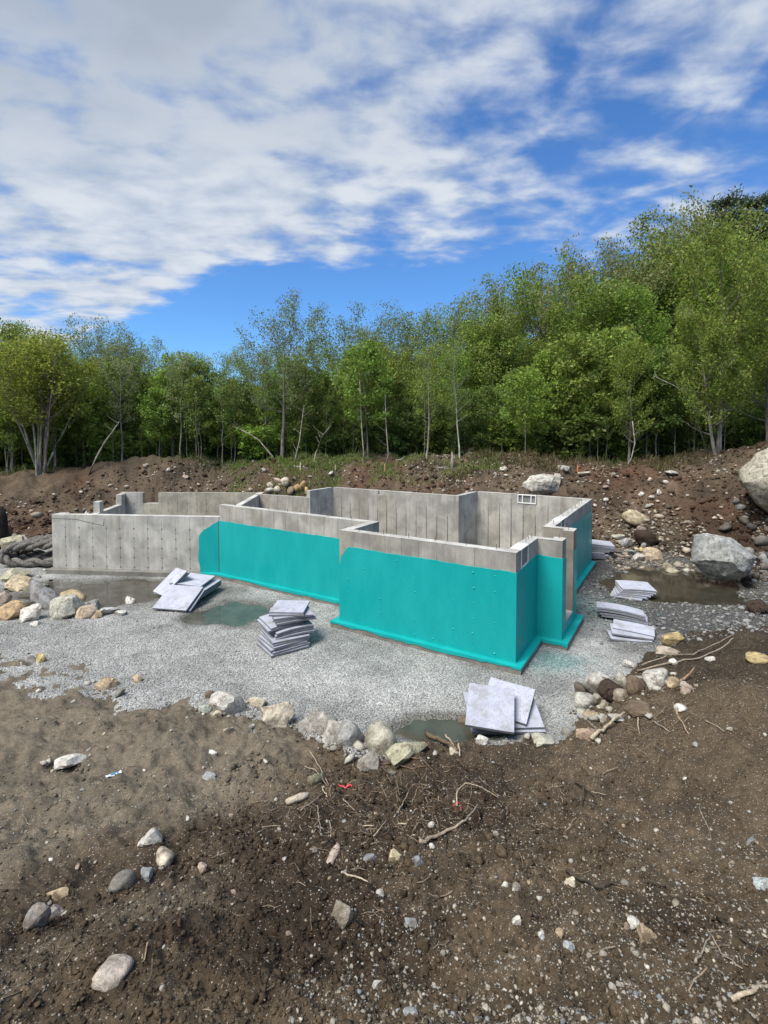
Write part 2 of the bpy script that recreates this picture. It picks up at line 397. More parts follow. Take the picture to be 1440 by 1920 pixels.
# ------------------------------------------------------------------ ground sheet
def soil_col(x, y):
    # colour of the earth: dry pale crust, damp dark churned soil, red-brown subsoil in the banks, grass-grey duff far off
    dry = np.array([.150, .124, .090]); wet = np.array([.044, .030, .019]); mid = np.array([.090, .066, .042])
    sub = np.array([.100, .072, .047]); red = np.array([.094, .053, .031]); duff = np.array([.055, .055, .028])
    leftdry = np.clip((-x - .9 + 1.4 * fbm(x, y, .5, 3, 101)) / 1.6, 0, 1) * np.clip((y - 3.6 - .25 * x + fbm(x, y, .7, 3, 105)) / 1.2, 0, 1)
    damp = np.clip((.15 - np.hypot((x + 1.2) / 3.8, (y - 4.6) / 2.4) * .55 + .42 + .9 * fbm(x, y, .8, 4, 111)) / .45, 0, 1)
    band = np.exp(-((y - (6.25 + .62 * x + .8 * fbm(x, y, .7, 3, 117))) / .8) ** 2) * np.clip((x + 4.5) / 1.5, 0, 1) * np.clip((3.4 - x) / 1.5, 0, 1)   # the dark, freshly turned strip
    damp = np.clip(damp + .85 * band, 0, 1); leftdry = leftdry * (1 - .8 * band)
    col = mid + (dry - mid) * leftdry[:, None]
    col = col + (wet - col) * (damp * (1 - leftdry))[:, None] * .9
    trk = fbm(x * .82 + y * .57, (y * .82 - x * .57) * 4.5, .9, 4, 123)            # scraped, combed by the bucket
    col = col * (1 + .42 * trk * np.clip((x + 1.5) / 2, .25, 1))[:, None]
    pat = np.clip(fbm(x, y, 1.3, 4, 121) * 2.2 + .2, 0, 1)[:, None]; col = col * (1 - .22 * pat)
    bank = np.clip((y - 15.5) / 3, 0, 1)[:, None]
    bcol = sub + (red - sub) * np.clip(fbm(x, y, .35, 3, 131) * 2.4 + .1, 0, 1)[:, None]
    bcol = bcol * (.86 + .7 * fbm(x, y, 1.1, 3, 133)[:, None])
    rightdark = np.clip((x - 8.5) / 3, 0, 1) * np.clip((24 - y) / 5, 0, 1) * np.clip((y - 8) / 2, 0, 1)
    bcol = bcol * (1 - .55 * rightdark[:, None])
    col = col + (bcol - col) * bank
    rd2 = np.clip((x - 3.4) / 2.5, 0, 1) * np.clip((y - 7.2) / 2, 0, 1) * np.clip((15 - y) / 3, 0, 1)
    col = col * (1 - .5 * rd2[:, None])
    wood = np.clip((y - 29) / 3, 0, 1)[:, None]; col = col + (duff - col) * wood
    return col
def stone_col(x, y):
    grv = np.array([.345, .345, .33]) * (1 + .42 * fbm(x, y, 1.0, 4, 141)[:, None])
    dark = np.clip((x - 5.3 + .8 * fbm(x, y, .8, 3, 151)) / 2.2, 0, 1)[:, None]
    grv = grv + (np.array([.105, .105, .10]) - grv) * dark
    pd = puddle_d(x, y); wetg = np.clip((1.55 - pd) / .5, 0, 1)[:, None]
    grv = grv + (np.array([.13, .125, .105]) - grv) * wetg * .8
    tealp = (np.exp(-(((x - 3.9) / .75) ** 2 + ((y - 11.2) / .5) ** 2)) + .7 * np.exp(-(((x - 5.9) / .9) ** 2 + ((y - 14.8) / 1.2) ** 2)))[:, None]   # overspray of the coating
    tealp = np.clip(tealp * (1 + 1.2 * fbm(x, y, 3, 3, 161)[:, None]), 0, 1)
    grv = grv + (np.array([.05, .25, .24]) - grv) * tealp * .55
    return grv
def make_ground():
    th = np.concatenate([np.linspace(-180, -50, 40)[:-1], np.linspace(-50, 50, 680), np.linspace(50, 180, 40)[1:]]) * math.pi / 180
    r = np.concatenate([[.02], np.geomspace(.8, 46, 720), np.geomspace(48, 420, 30)])
    TH, RR = np.meshgrid(th, r)
    X = RR * np.sin(TH); Y = RR * np.cos(TH)
    B = t_base(X, Y); Z = terrain(X, Y); S = soilness(X, Y, B)
    nr, nt = X.shape
    V = np.c_[X.ravel(), Y.ravel(), Z.ravel()]
    idx = np.arange(nr * nt).reshape(nr, nt)
    Fq = np.stack([idx[:-1, :-1], idx[:-1, 1:], idx[1:, 1:], idx[1:, :-1]], -1)[:, :, ::-1].reshape(-1, 4)
    x, y = V[:, 0], V[:, 1]
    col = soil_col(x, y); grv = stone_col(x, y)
    Sf = S.ravel()
    fs = Sf[Fq].mean(1)
    for name, sel, c, mt in (('ground', fs >= .5, col, M['soil']), ('gravel_pad', fs < .5, grv, M['gravel'])):
        F2 = Fq[sel]; u, inv = np.unique(F2, return_inverse=True)
        me = mesh_np(name, V[u], inv.reshape(F2.shape), mt, True, np.clip(c[u], .01, .8))
        tag(link(bpy.data.objects.new(name, me)), kind='structure')
make_ground()
for i, (cx, cy, rx, ry) in enumerate(PUD):
    mb = MB(); n = 40
    ring = [(cx + 1.25 * rx * math.cos(2 * math.pi * k / n), cy + 1.25 * ry * math.sin(2 * math.pi * k / n), ZF - .028) for k in range(n)]
    mb.add([(cx, cy, ZF - .028)] + ring, [[0, 1 + k, 1 + (k + 1) % n] for k in range(n)])
    o = tag(mb.build('puddle', M['water']), kind='structure')
    o.color = [(.062, .057, .044, 1), (.07, .07, .057, 1), (.06, .056, .042, 1), (.040, .036, .025, 1)][i]

# ------------------------------------------------------------------ the concrete foundation
H = 2.44
O2 = np.array([2.873, 10.796]); TH = -.547
U2 = np.array([math.cos(TH), math.sin(TH)]); V2 = np.array([-math.sin(TH), math.cos(TH)])
def W(u, v): return O2 + U2 * u + V2 * v
house = tag(empty('house_foundation', (*W(-3, 3), 0)), 'poured concrete house foundation with teal waterproof coating on its outer walls', 'foundation')
hinv = np.array([*W(-3, 3), 0])
def hpart(mb, name, mat, parent, col=None, smooth=False):
    """a part of the house; vertices are given in world space and moved to the parent's frame (all parts share the house origin)"""
    mb.v = [tuple(np.array(v) - hinv) for v in mb.v]
    o = mb.build(name, mat, parent, smooth)
    if col is not None: o.color = (*col, 1)
    return o
GREY = (.425, .412, .372); UPPER = (.30, .288, .255); INNER = (.385, .373, .33); BROWN = (.25, .215, .155)
_wi = 0
class Wall:
    def __init__(s, a, b, t, ztop, side, cuts=(), half=(), tone=GREY, z0=-.02):
        """a->b is the face line, the body lies on `side` (+1 left of a->b, -1 right)"""
        global _wi
        s.a = np.array(a, float); s.b = np.array(b, float); s.L = np.linalg.norm(s.b - s.a); s.d = (s.b - s.a) / s.L
        s.nin = np.array([-s.d[1], s.d[0]]) * side; s.t = t; s.z = ztop - .0017 * _wi; _wi += 1; s.cuts = cuts
        mb = MB(); xs = sorted({0., s.L, *[c for k in (*cuts, *half) for c in k[:2]]})
        for x0, x1 in zip(xs[:-1], xs[1:]):
            m = (x0 + x1) / 2; zt = s.z
            for c in cuts:
                if c[0] <= m <= c[1]: zt = c[2]
            hc = [c for c in half if c[0] <= m <= c[1]]
            if hc:
                s.slab(mb, x0, x1, z0, hc[0][2], 0, t); s.slab(mb, x0, x1, hc[0][2], zt, .1, t)
            else: s.slab(mb, x0, x1, z0, zt, 0, t)
        s.o = hpart(mb, 'wall', M['concrete'], house, tone)
        s.tone = tone; mb = MB()                       # trowelled top, cement skin painted paler to carry sky light as well as laitance
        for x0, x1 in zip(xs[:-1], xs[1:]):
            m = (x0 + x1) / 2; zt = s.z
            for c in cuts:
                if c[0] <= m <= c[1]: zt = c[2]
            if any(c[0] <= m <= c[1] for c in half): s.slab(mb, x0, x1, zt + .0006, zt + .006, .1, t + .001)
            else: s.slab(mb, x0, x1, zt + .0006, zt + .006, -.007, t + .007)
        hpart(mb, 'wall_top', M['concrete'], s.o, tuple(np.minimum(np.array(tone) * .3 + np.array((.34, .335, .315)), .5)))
    def pt(s, x, off): return s.a + s.d * x + s.nin * off
    def slab(s, mb, x0, x1, z0, z1, o0, o1):
        q = [s.pt(x0, o0), s.pt(x1, o0), s.pt(x1, o1), s.pt(x0, o1)]
        ar = sum(q[i][0] * q[(i + 1) % 4][1] - q[(i + 1) % 4][0] * q[i][1] for i in range(4))
        if ar < 0: q = q[::-1]
        mb.prism([tuple(p) for p in q], z0, z1)
    def panels(s, x0, x1, z0, z1, w=.5, face=0, tone=None, brown=0., seamz=None, wedge=False, ties=True, hide=()):
        """the shuttering panels left their outlines: each one stands a few mm proud with an open joint between"""
        n = max(1, round((x1 - x0) / w)); w = (x1 - x0) / n; tone = tone or s.tone
        oo = (lambda e: -e) if face == 0 else (lambda e: s.t + e)
        for i in range(n):
            p0, p1 = x0 + i * w + .004, x0 + (i + 1) * w - .004
            if any(h[0] < p1 and h[1] > p0 for h in hide): zt = min(h[2] for h in hide if h[0] < p1 and h[1] > p0)
            else: zt = z1
            mb = MB(); s.slab(mb, p0, p1, z0, zt - random.uniform(.003, .008), *sorted((oo(-.001), oo(random.uniform(.004, .007)))))
            k = random.uniform(.985, 1.015); c = np.array(tone) * k
            if random.random() < brown: c = c * .72 + np.array(BROWN) * .28
            hpart(mb, 'panel', M['concrete'], s.o, tuple(c ))
        for i in range(1, n):
            xx = x0 + i * w; mb = MB(); top = (seamz() if seamz else random.uniform(.9, 1.5))
            if wedge:
                b = random.uniform(.016, .034)
                pts = [(xx - b, z0), (xx + b, z0), (xx + .007, top), (xx - .007, top)]
                f0 = [np.array([*s.pt(px, oo(.003)), pz]) for px, pz in pts]; f1 = [np.array([*s.pt(px, oo(.0085)), pz]) for px, pz in pts]
                mb.add(f0 + f1, [[0, 1, 2, 3], [7, 6, 5, 4]] + [[k, (k + 1) % 4, 4 + (k + 1) % 4, 4 + k] for k in range(4)])
            else: s.slab(mb, xx - .006, xx + .006, z0 + .05, top, *sorted((oo(-.001), oo(.0015))))
            if ties:
                for k in range(5):
                    zz = z0 + .1 + .35 * k
                    if zz < z1 - .25 and random.random() < .92: s.slab(mb, xx - .021, xx + .021, zz - .017, zz + .017, *sorted((oo(-.001), oo(.013))))
            hpart(mb, 'form_seam', M['seam'], s.o)
    def coat(s, x0, x1, zt, z0=.006, bumps=True, left=None, step=.05, face=0):
        """sprayed coating: a sheet with a wavering upper edge, thicker over the tie ends"""
        n = max(2, int((x1 - x0) / step)); mb = MB(); vs = []; fs = []; rows = 10
        for i in range(n + 1):
            x = x0 + (x1 - x0) * i / n; top = zt(x) + .006 * math.sin(x * 3.1) + .005 * math.sin(x * 11.3 + 1) + .004 * math.sin(x * 29) + random.uniform(-.004, .004)
            for j in range(rows + 1):
                z = z0 + (top - z0) * j / rows
                xl = x + (left(z) if left and i == 0 else 0)
                off = .0165 + .0018 * math.sin(x * 2.3 + z * 1.7) + random.uniform(-.0004, .0004)
                p = s.pt(xl, -off); vs.append((*p, z))
            p = s.pt(x, .001); vs.append((*p, top + .004))
        k = rows + 2
        for i in range(n):
            for j in range(rows + 1): fs.append([i * k + j, (i + 1) * k + j, (i + 1) * k + j + 1, i * k + j + 1])
        mb.add(vs, fs)
        b = len(mb.v)                                      # close both ends
        for i in (0, n):
            base = i * k; e = [(*s.pt(x0 if i == 0 else x1, .001), mb.v[base + j][2]) for j in range(rows + 1)]
            mb.add(e, []); m0 = len(mb.v) - rows - 1
            mb.f += [[base + j, base + j + 1, m0 + j + 1, m0 + j] for j in range(rows)]
        if bumps:
            xx = x0 + .28
            while xx < x1 - .1:
                for r_ in range(6):
                    zz = .12 + .35 * r_
                    if zz < zt(xx) - .1 and random.random() < .72:
                        rr = random.uniform(.012, .028); xo = xx + random.uniform(-.02, .02); vs = [(*s.pt(xo, -.017 - rr * .75), zz)]
                        for ring, (fr, dp) in enumerate(((.62, .5), (1.15, -.05))):
                            for q in range(6):
                                a = q * math.pi / 3; vs.append((*s.pt(xo + rr * fr * math.cos(a), -.017 - rr * .75 * dp), zz + rr * .8 * fr * math.sin(a)))
                        mb.add(vs, [[0, 1 + q, 1 + (q + 1) % 6] for q in range(6)] + [[1 + q, 7 + q, 7 + (q + 1) % 6, 1 + (q + 1) % 6] for q in range(6)])
                xx += .5
        return hpart(mb, 'waterproof_coating', M['teal'], s.o)
    def bolts(s, x0, x1, n, h=.11):
        for i in range(n):
            x = x0 + (x1 - x0) * (i + .5) / n + random.uniform(-.05, .05); p = s.pt(x, s.t * random.uniform(.35, .6)); mb = MB()
            mb.tube([(*p, s.z - .02), (*p, s.z + h * random.uniform(.8, 1.2))], .007, 5)
            hpart(mb, 'anchor_bolt', M['rod'], s.o)
    def buck(s, x0, x1, z0, z1, nsec, lid, face0, face1, pane=.35):
        """plastic window frame cast into the wall; face0/face1 = depth range"""
        mb = MB(); e = .035
        s.slab(mb, x0, x0 + e, z0, z1, face0, face1); s.slab(mb, x1 - e, x1, z0, z1, face0, face1)
        s.slab(mb, x0 + e, x1 - e, z0, z0 + e, face0 + .001, face1 - .001)
        s.slab(mb, x0 + e, x1 - e, z1 - (.02 if lid else e), z1 - .001, face0 + .001, face1 - .001)
        for k in range(1, nsec):
            xm = x0 + (x1 - x0) * (k / nsec + (.06 if nsec == 3 and k == 2 else (-.06 if nsec == 3 else 0)))
            s.slab(mb, xm - e / 2, xm + e / 2, z0 + e, z1 - e, face0 + .002, face1 - .002)
        o = hpart(mb, 'window_frame', M['white'], s.o)
        mp = MB(); mdl = (face0 + face1) / 2 if nsec == 3 else face0 + .035
        s.slab(mp, x0 + e, x1 - e, z0 + e, z1 - .021, mdl, mdl + .02)
        hpart(mp, 'window_panel', M['concrete'], s.o, (.20, .20, .19)); return o

T = .25
# walls with the coating, facing the camera
A = Wall(W(-4.752, 0), W(0, 0), T, H, 1, tone=UPPER)
A.panels(.0, 4.752, .012, H, tone=UPPER, brown=.15, seamz=lambda: random.uniform(2.1, 2.4), ties=False)
A.coat(.0, 4.765, lambda x: (1.45 + .6 * math.sqrt(max(0, min(1, x / .32)))) if x < .32 else 2.03 - .005 * x)
A.bolts(.2, 4.6, 6)
Rw = Wall(W(-4.752, T), W(-4.752, 1.593), T, H, -1, tone=UPPER)
Rw.coat(.0, 1.1, lambda x: 1.5); Rw.panels(0, 1.0, 1.6, H, ties=False); Rw.panels(.02, 1.0, 1.4, H, face=1, ties=False, tone=INNER)
Ew = Wall(W(-11.013, 1.343), W(-4.755, 1.343), T, H, 1, tone=UPPER)
Ew.panels(0, 6.25, .012, H, tone=tuple(np.array(UPPER) * 1.15), brown=.12, seamz=lambda: random.uniform(2.0, 2.35), ties=False)
Ew.coat(-.005, 6.25, lambda x: 1.87 - .005 * x, bumps=False); Ew.bolts(.2, 6, 7)
Fw = Wall((-12.17, 18.26), (-5.87, 17.70), T, 2.0, 1, tone=GREY)
Fw.panels(0, 6.3, .03, 2.0, w=.505, tone=GREY, brown=.06, seamz=lambda: random.uniform(1.05, 1.6))
def f_left(z): return -.05 * math.sin(z * 2.2) + .018 * math.sin(z * 9)
Fw.coat(5.62, 6.31, lambda x: 1.32 + .26 * min(1, max(0, (x - 5.62) / .22)) ** .6 + .26 * max(0, (x - 5.84) / .46), bumps=False, left=f_left)
for xx, hh in ((.55, .10), (1.25, .16), (1.32, .08)):                     # crumbs of spilt concrete on the wall top
    mb = MB(); p = Fw.pt(xx, .12); k = 6
    mb.add([(*(p + np.array([math.cos(a) * .09, math.sin(a) * .07])), 1.98) for a in np.linspace(0, 2 * math.pi, k, False)] + [(p[0] + .01, p[1], 1.99 + hh)],
           [[i, (i + 1) % k, k] for i in range(k)])
    hpart(mb, 'concrete_crumb', M['concrete'], Fw.o, (.5, .49, .46))
mb = MB()                                                                    # poured-joint line high on the left wall
for x0, z0, x1, z1 in ((.02, 1.86, .9, 1.84), (.9, 1.845, 2.0, 1.62), (2.0, 1.62, 2.03, 1.86)):
    q0, q1 = Fw.pt(x0, -.0072), Fw.pt(x1, -.0072); mb.tube([(*q0, z0), (*q1, z1)], .008, 5)
hpart(mb, 'pour_line', M['seam'], Fw.o)
B = Wall(W(0, T), W(0, 1.958), T, H, 1, cuts=[(.12, .72, 2.0)], tone=UPPER)
B.panels(.76, 1.50, 1.6, H, w=.37, ties=False, tone=tuple(np.array(UPPER) * 1.15))
B.coat(-.267, 1.508, lambda x: 2.0 + .035 * x, bumps=False); B.buck(.12, .72, 2.0, H + .012, 1, True, -.012, T + .004); B.bolts(.85, 1.6, 3); 
Cw = Wall(W(.0, 1.758), W(.6, 1.758), .2, H, 1, tone=UPPER)
Cw.coat(0.015, .615, lambda x: 2.03 - .05 * x, bumps=False)
S1 = Wall(W(.6, 1.958), W(.6, 2.19), .27, H, 1, tone=UPPER); S1.coat(-.2, .225, lambda x: 1.95, bumps=False); S1.bolts(.0, .2, 1)
S2 = Wall(W(.6, 3.12), W(.6, 3.374), .27, H, 1, tone=(.25, .22, .18)); S2.bolts(.0, .2, 1)
Cf = Wall(W(-.25, 3.374), W(.6, 3.374), .2, H, 1, tone=(.25, .225, .185))
mbx = MB(); S2.slab(mbx, .06, .46, .006, 1.9, -.014, .01); hpart(mbx, 'waterproof_coating', M['teal'], S2.o)
Dw = Wall(W(0, 3.574), W(0, 9.72), T, H, 1, cuts=[(.85, 1.42, 2.06)], tone=UPPER)
Dw.coat(.0, 6.35, lambda x: 2.0, bumps=False); Dw.buck(.85, 1.42, 2.06, H + .012, 1, True, -.012, T + .004)
Dw.panels(1.45, 6.1, 2.07, H, w=.52, ties=False, tone=tuple(np.array(UPPER) * 1.2)); Dw.bolts(.1, 6, 9)
sill = MB(); S1.slab(sill, .232, 1.162, -.02, .3, 0, .27); hpart(sill, 'door_sill', M['concrete'], house, (.42, .40, .37))
mbx = MB(); S1.slab(mbx, .22, 1.18, .006, .27, -.014, .0); hpart(mbx, 'waterproof_coating', M['teal'], house)
# rear and inner walls, their inner faces seen over the front ones
Mw = Wall((4.01, 21.45), W(.0, 9.72), .2, H, 1, half=[(1.72, 2.52, 2.07)], tone=INNER)
Mw.panels(.0, 4.45, 0, H, w=.5, tone=INNER, brown=.35, seamz=lambda: random.uniform(1.5, 2.25), wedge=True, hide=[(1.72, 2.52, 2.06)])
Mw.buck(1.74, 2.50, 2.08, H + .004, 3, False, -.035, .09)
J2 = Wall((3.0, 20.08), (4.01, 21.45), .2, H, 1, tone=(.40, .39, .36)); J2.panels(0, 1.7, 0, H, tone=(.40, .39, .355), seamz=lambda: 1.2)
Kw = Wall((-2.35, 23.03), (3.0, 20.08), .2, H, 1, half=[(5.95, 6.1, 2.22), (2.38, 2.58, 2.25)], tone=INNER)
Kw.panels(.0, 6.11, 0, H, w=.47, tone=(.33, .315, .28), brown=.22, seamz=lambda: random.uniform(1.5, 2.2), wedge=True, hide=[(5.95, 6.1, 2.21), (2.38, 2.58, 2.24)])
J1 = Wall((-3.23, 21.78), (-2.35, 23.03), .2, H, 1, tone=(.40, .39, .36)); J1.panels(0, 1.53, 0, H, tone=(.39, .38, .35), seamz=lambda: 2.0)
Lw = Wall((-5.93, 22.95), (-3.22, 21.76), .2, 2.137, 1, tone=INNER)
Lw.panels(0, 2.9, 0, 2.137, w=.42, tone=(.34, .32, .275), brown=.3, seamz=lambda: random.uniform(1.6, 2.0))
Gw = Wall((-5.86, 17.76), (-6.0, 23.9), T, 2.11, -1, tone=(.37, .36, .34))
Gw.panels(0.2, 5.2, 0, 2.11, w=.5, face=1, tone=(.37, .36, .34), seamz=lambda: 1.9)
Ww = Wall((-12.17, 18.515), (-12.83, 24.3), T, 2.0, -1, cuts=[(.3, 2.98, 1.5), (3.36, 5.3, 1.5)], tone=GREY)
Zw = Wall((-12.83, 24.3), (-5.95, 24.0), .22, 2.05, 1, cuts=[(1.12, 1.89, 1.5)], tone=(.36, .34, .28))
Zw.panels(1.9, 6.6, 0, 2.05, w=.47, tone=(.35, .325, .265), brown=.35, seamz=lambda: random.uniform(1.5, 1.95))
Zw.panels(.26, 1.11, 0, 2.05, w=.43, tone=(.38, .37, .34)); Zw.panels(1.13, 1.88, 0, 1.5, w=.37, tone=(.38, .36, .28))
# footing: one mitred strip under the outer walls, and the coating lapped onto its ledge
chain = [np.array((-12.17, 18.26)), np.array((-5.87, 17.70)), W(-4.752, 1.343), W(-4.752, 0), W(0, 0), W(0, 1.758), W(.6, 1.758), W(.6, 3.574), W(0, 3.574), W(0, 9.92)]
def offset_chain(ch, d):
    out = []
    for i, p in enumerate(ch):
        ns = []
        if i > 0: e = ch[i] - ch[i - 1]; e = e / np.linalg.norm(e); ns.append(np.array([e[1], -e[0]]))
        if i < len(ch) - 1: e = ch[i + 1] - ch[i]; e = e / np.linalg.norm(e); ns.append(np.array([e[1], -e[0]]))
        n = sum(ns); n = n / np.linalg.norm(n); k = 1 / max(.3, float(n @ ns[0])); out.append(p + n * d * k)
    return out
def strip(mb, ch, d0, d1, z0, z1):
    a = offset_chain(ch, d0); b = offset_chain(ch, d1)
    for i in range(len(ch) - 1):
        q = [tuple(a[i]), tuple(b[i]), tuple(b[i + 1]), tuple(a[i + 1])]
        vs = [(*p, z0) for p in q] + [(*p, z1) for p in q]
        mb.add(vs, [[3, 2, 1, 0], [4, 5, 6, 7], [1, 2, 6, 5], [3, 0, 4, 7]])
chain[0] = chain[0] + (chain[0] - chain[1]) / 6.3 * .15
mb = MB(); strip(mb, chain, -.42, .175, -.4, 0)
a0, b0 = offset_chain(chain, -.42), offset_chain(chain, .175)
for i in (0, -1): q = [a0[i], b0[i]]; mb.add([(*q[0], -.4), (*q[1], -.4), (*q[1], 0), (*q[0], 0)], [[0, 1, 2, 3]])
hpart(mb, 'footing', M['concrete'], house, (.20, .19, .165))
ch2 = list(chain); ch2[0] = chain[1] + (chain[0] - chain[1]) / np.linalg.norm(chain[0] - chain[1]) * .62
mb = MB(); strip(mb, ch2, .0, .185, .003, .014); strip(mb, ch2, .012, .032, .014, .024)
e0, e1 = offset_chain(ch2, .176), offset_chain(ch2, .188)                    # the coating runs a little way down the footing's side
for i in range(len(ch2) - 1):
    L = np.linalg.norm(e1[i + 1] - e1[i]); n = max(2, int(L / .07)); vs = []; fs = []; lo = .035
    for k in range(n + 1):
        f = k / n; lo = min(.075, max(.012, lo + random.uniform(-.016, .016))); p = e1[i] * (1 - f) + e1[i + 1] * f
        vs += [(*p, .013), (*p, -lo)]
    fs = [[2 * k, 2 * k + 1, 2 * k + 3, 2 * k + 2] for k in range(n)]
    mb.add(vs, fs)
hpart(mb, 'ledge_coating', M['teal'], house)

# ------------------------------------------------------------------ foam boards in six stacks (every board a thing)
LILAC = (.40, .415, .475)
def board(loc, size, rot, tilt=(0, 0), bend=0., th=.05, col=LILAC, speck=False, label='', group='', bax=0):
    sx, sy = size; n = 8; mb = MB(); vs = []
    for k in (0, 1):
        for i in range(n + 1):
            for j in range(n + 1):
                x = (i / n - .5) * sx; y = (j / n - .5) * sy; t = (i / n - .5) if bax == 0 else (j / n - .5)
                vs.append((x, y, (th if k else 0) - .55 * bend * (4 * t * t - .4)))
    q = (n + 1) ** 2; fs = []
    for i in range(n):
        for j in range(n):
            a = i * (n + 1) + j; b = a + n + 1
            fs.append([a, a + 1, b + 1, b]); fs.append([q + a, q + b, q + b + 1, q + a + 1])
    for i in range(n):
        for a, b in ((i * (n + 1), (i + 1) * (n + 1)), ((i + 1) * (n + 1) + n, i * (n + 1) + n), (i + 1, i), (n * (n + 1) + i, n * (n + 1) + i + 1)):
            fs.append([a, b, q + b, q + a])
    mb.add(vs, fs)
    o = mb.build('foam_board', M['speck'] if speck else M['board'])
    o.location = loc; o.rotation_euler = (R(tilt[0]), R(tilt[1]), R(rot))
    k = random.uniform(.94, 1.05); o.color = (col[0] * k, col[1] * k, col[2] * k, 1)
    return tag(o, label, 'foam board', group)
def board_px(corners, zs, th=.05, **kw):
    """board from the pixel corners of its top face (front-left, front-right, back-right, back-left) and their heights"""
    pts = [at_z(px, py, z) for (px, py), z in zip(corners, zs)]
    c = sum(pts) / 4; ex = ((pts[1] - pts[0]) + (pts[2] - pts[3])) / 2; ey = ((pts[3] - pts[0]) + (pts[2] - pts[1])) / 2
    sx, sy = np.linalg.norm(ex), np.linalg.norm(ey); ex /= sx; nz = np.cross(ex, ey); nz /= np.linalg.norm(nz); ey = np.cross(nz, ex)
    o = board((0, 0, 0), (sx, sy), 0, th=th, **kw)
    o.rotation_euler = Matrix((ex, ey, nz)).transposed().to_euler(); o.location = tuple(c - nz * th)
    return o
ORD = ['topmost', 'second', 'third', 'fourth', 'fifth', 'sixth', 'seventh', 'eighth', 'ninth', 'tenth', 'eleventh', 'twelfth', 'thirteenth', 'fourteenth', 'fifteenth', 'sixteenth', 'seventeenth', 'eighteenth']
def stack(n, base, rows, where, group, th=.05):
    """rows: bottom to top (dx, dy, rot, tiltx, tilty, bend, size, speck)"""
    z = base[2]
    for i, rw in enumerate(rows):
        dx, dy, rot, tx, ty, bd, sz, sp = rw
        j = n - 1 - i
        lab = (f'{ORD[j]} grey foam board {where}' if j == 0 else f'grey foam board {ORD[j]} from the top {where}') if i else f'bottom grey foam board {where}'
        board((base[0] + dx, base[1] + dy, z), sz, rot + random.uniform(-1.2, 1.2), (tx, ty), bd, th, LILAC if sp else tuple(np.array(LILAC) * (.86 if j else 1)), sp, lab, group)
        z += th + .006 + (.012 if abs(bd) > .03 else 0)
g2 = 'boards of the tall crooked stack'
stack(16, (-2.47, 11.98, ZF + .03),
      [(0, 0, 36, 0, 0, 0, (.95, .93), 0), (.03, .03, 37, 0, 0, 0, (.95, .9), 0), (-.02, .05, 34, 0, 0, 0, (.93, .93), 0), (.02, .06, 37, 0, 0, 0, (.92, .9), 0), (.04, .09, 35, 1, 0, 0, (.9, .88), 0),
       (.05, .10, 33, 2, 1, 0, (.92, .88), 0), (.14, .24, 29, 1, -2, .05, (.95, .85), 0), (.13, .27, 28, 1, -2, .06, (.95, .85), 0), (.14, .27, 30, 1, -2, .06, (.93, .85), 0),
       (-.10, .24, 33, 2, -2, .03, (.9, .8), 0), (-.06, .28, 34, 2, -2, .03, (.88, .8), 0), (.20, .34, 24, 0, -1, .03, (.98, .8), 0), (.18, .36, 22, 0, -1, .02, (.96, .8), 0), (.16, .34, 20, 0, 0, .02, (.94, .8), 0),
       (.10, .36, 2, 0, 0, 0, (.84, .80), 0), (.12, .40, -3, 1, 0, 0, (.84, .80), 1)], 'of the tall stack before the long teal wall', g2, .044)
g5 = 'boards of the slumped stack by the near puddle'
L5 = 'in the slumped pile between near puddle and mud'
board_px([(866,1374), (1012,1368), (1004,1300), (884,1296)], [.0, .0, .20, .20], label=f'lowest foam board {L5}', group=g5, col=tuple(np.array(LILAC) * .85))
board_px([(880,1366), (1010,1361), (1003,1290), (890,1290)], [.06, .06, .32, .32], label=f'third foam board from the top {L5}', group=g5, col=tuple(np.array(LILAC) * .92))
board_px([(893,1330), (981,1354), (1009,1296), (925,1270)], [.16, .13, .40, .44], label=f'twisted second foam board {L5}', group=g5, speck=True)
board_px([(869,1359), (957.5,1371), (970.6,1294), (883,1279.5)], [.20, .20, .50, .53], label='pale speckled top foam board leaning over the near puddle', group=g5, speck=True)
g1 = 'boards of the fanned heap before the bare wall'
L1 = 'in the fanned heap before the bare concrete wall'
for k in range(3):
    dy = 12 - 4 * k
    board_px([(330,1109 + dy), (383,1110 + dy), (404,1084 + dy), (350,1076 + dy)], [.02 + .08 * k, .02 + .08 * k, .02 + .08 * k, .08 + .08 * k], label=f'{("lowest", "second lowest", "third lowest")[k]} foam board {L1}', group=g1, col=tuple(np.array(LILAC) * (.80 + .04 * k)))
board_px([(320,1094), (379,1098.5), (401,1080.5), (347,1071.5)], [.36, .30, .32, .42], label='broad smooth foam board lying at the back right of the fanned heap', group=g1, speck=False)
board_px([(305,1124), (350,1077), (336,1063), (292,1108)], [-.04, .56, .59, .0], label='second leaning foam board under the upright pointed one', group=g1, col=tuple(np.array(LILAC) * .9))
board_px([(302,1121), (347,1074), (333.5,1061), (290,1105)], [.03, .63, .66, .06], label='foam board standing on a corner at the left of the fanned heap', group=g1)
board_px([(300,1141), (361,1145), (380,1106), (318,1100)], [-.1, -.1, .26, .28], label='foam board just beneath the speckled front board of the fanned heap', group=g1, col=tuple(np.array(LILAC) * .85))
board_px([(294.6,1139.5), (356.8,1144.3), (373.3,1100.5), (312,1096.5)], [-.04, -.04, .34, .34], label='speckled front foam board sloping down to the gravel before the bare wall', group=g1, speck=True)
g3 = 'boards of the far fan on the right gravel'
c3 = at_z(1192, 1112, 0.0)
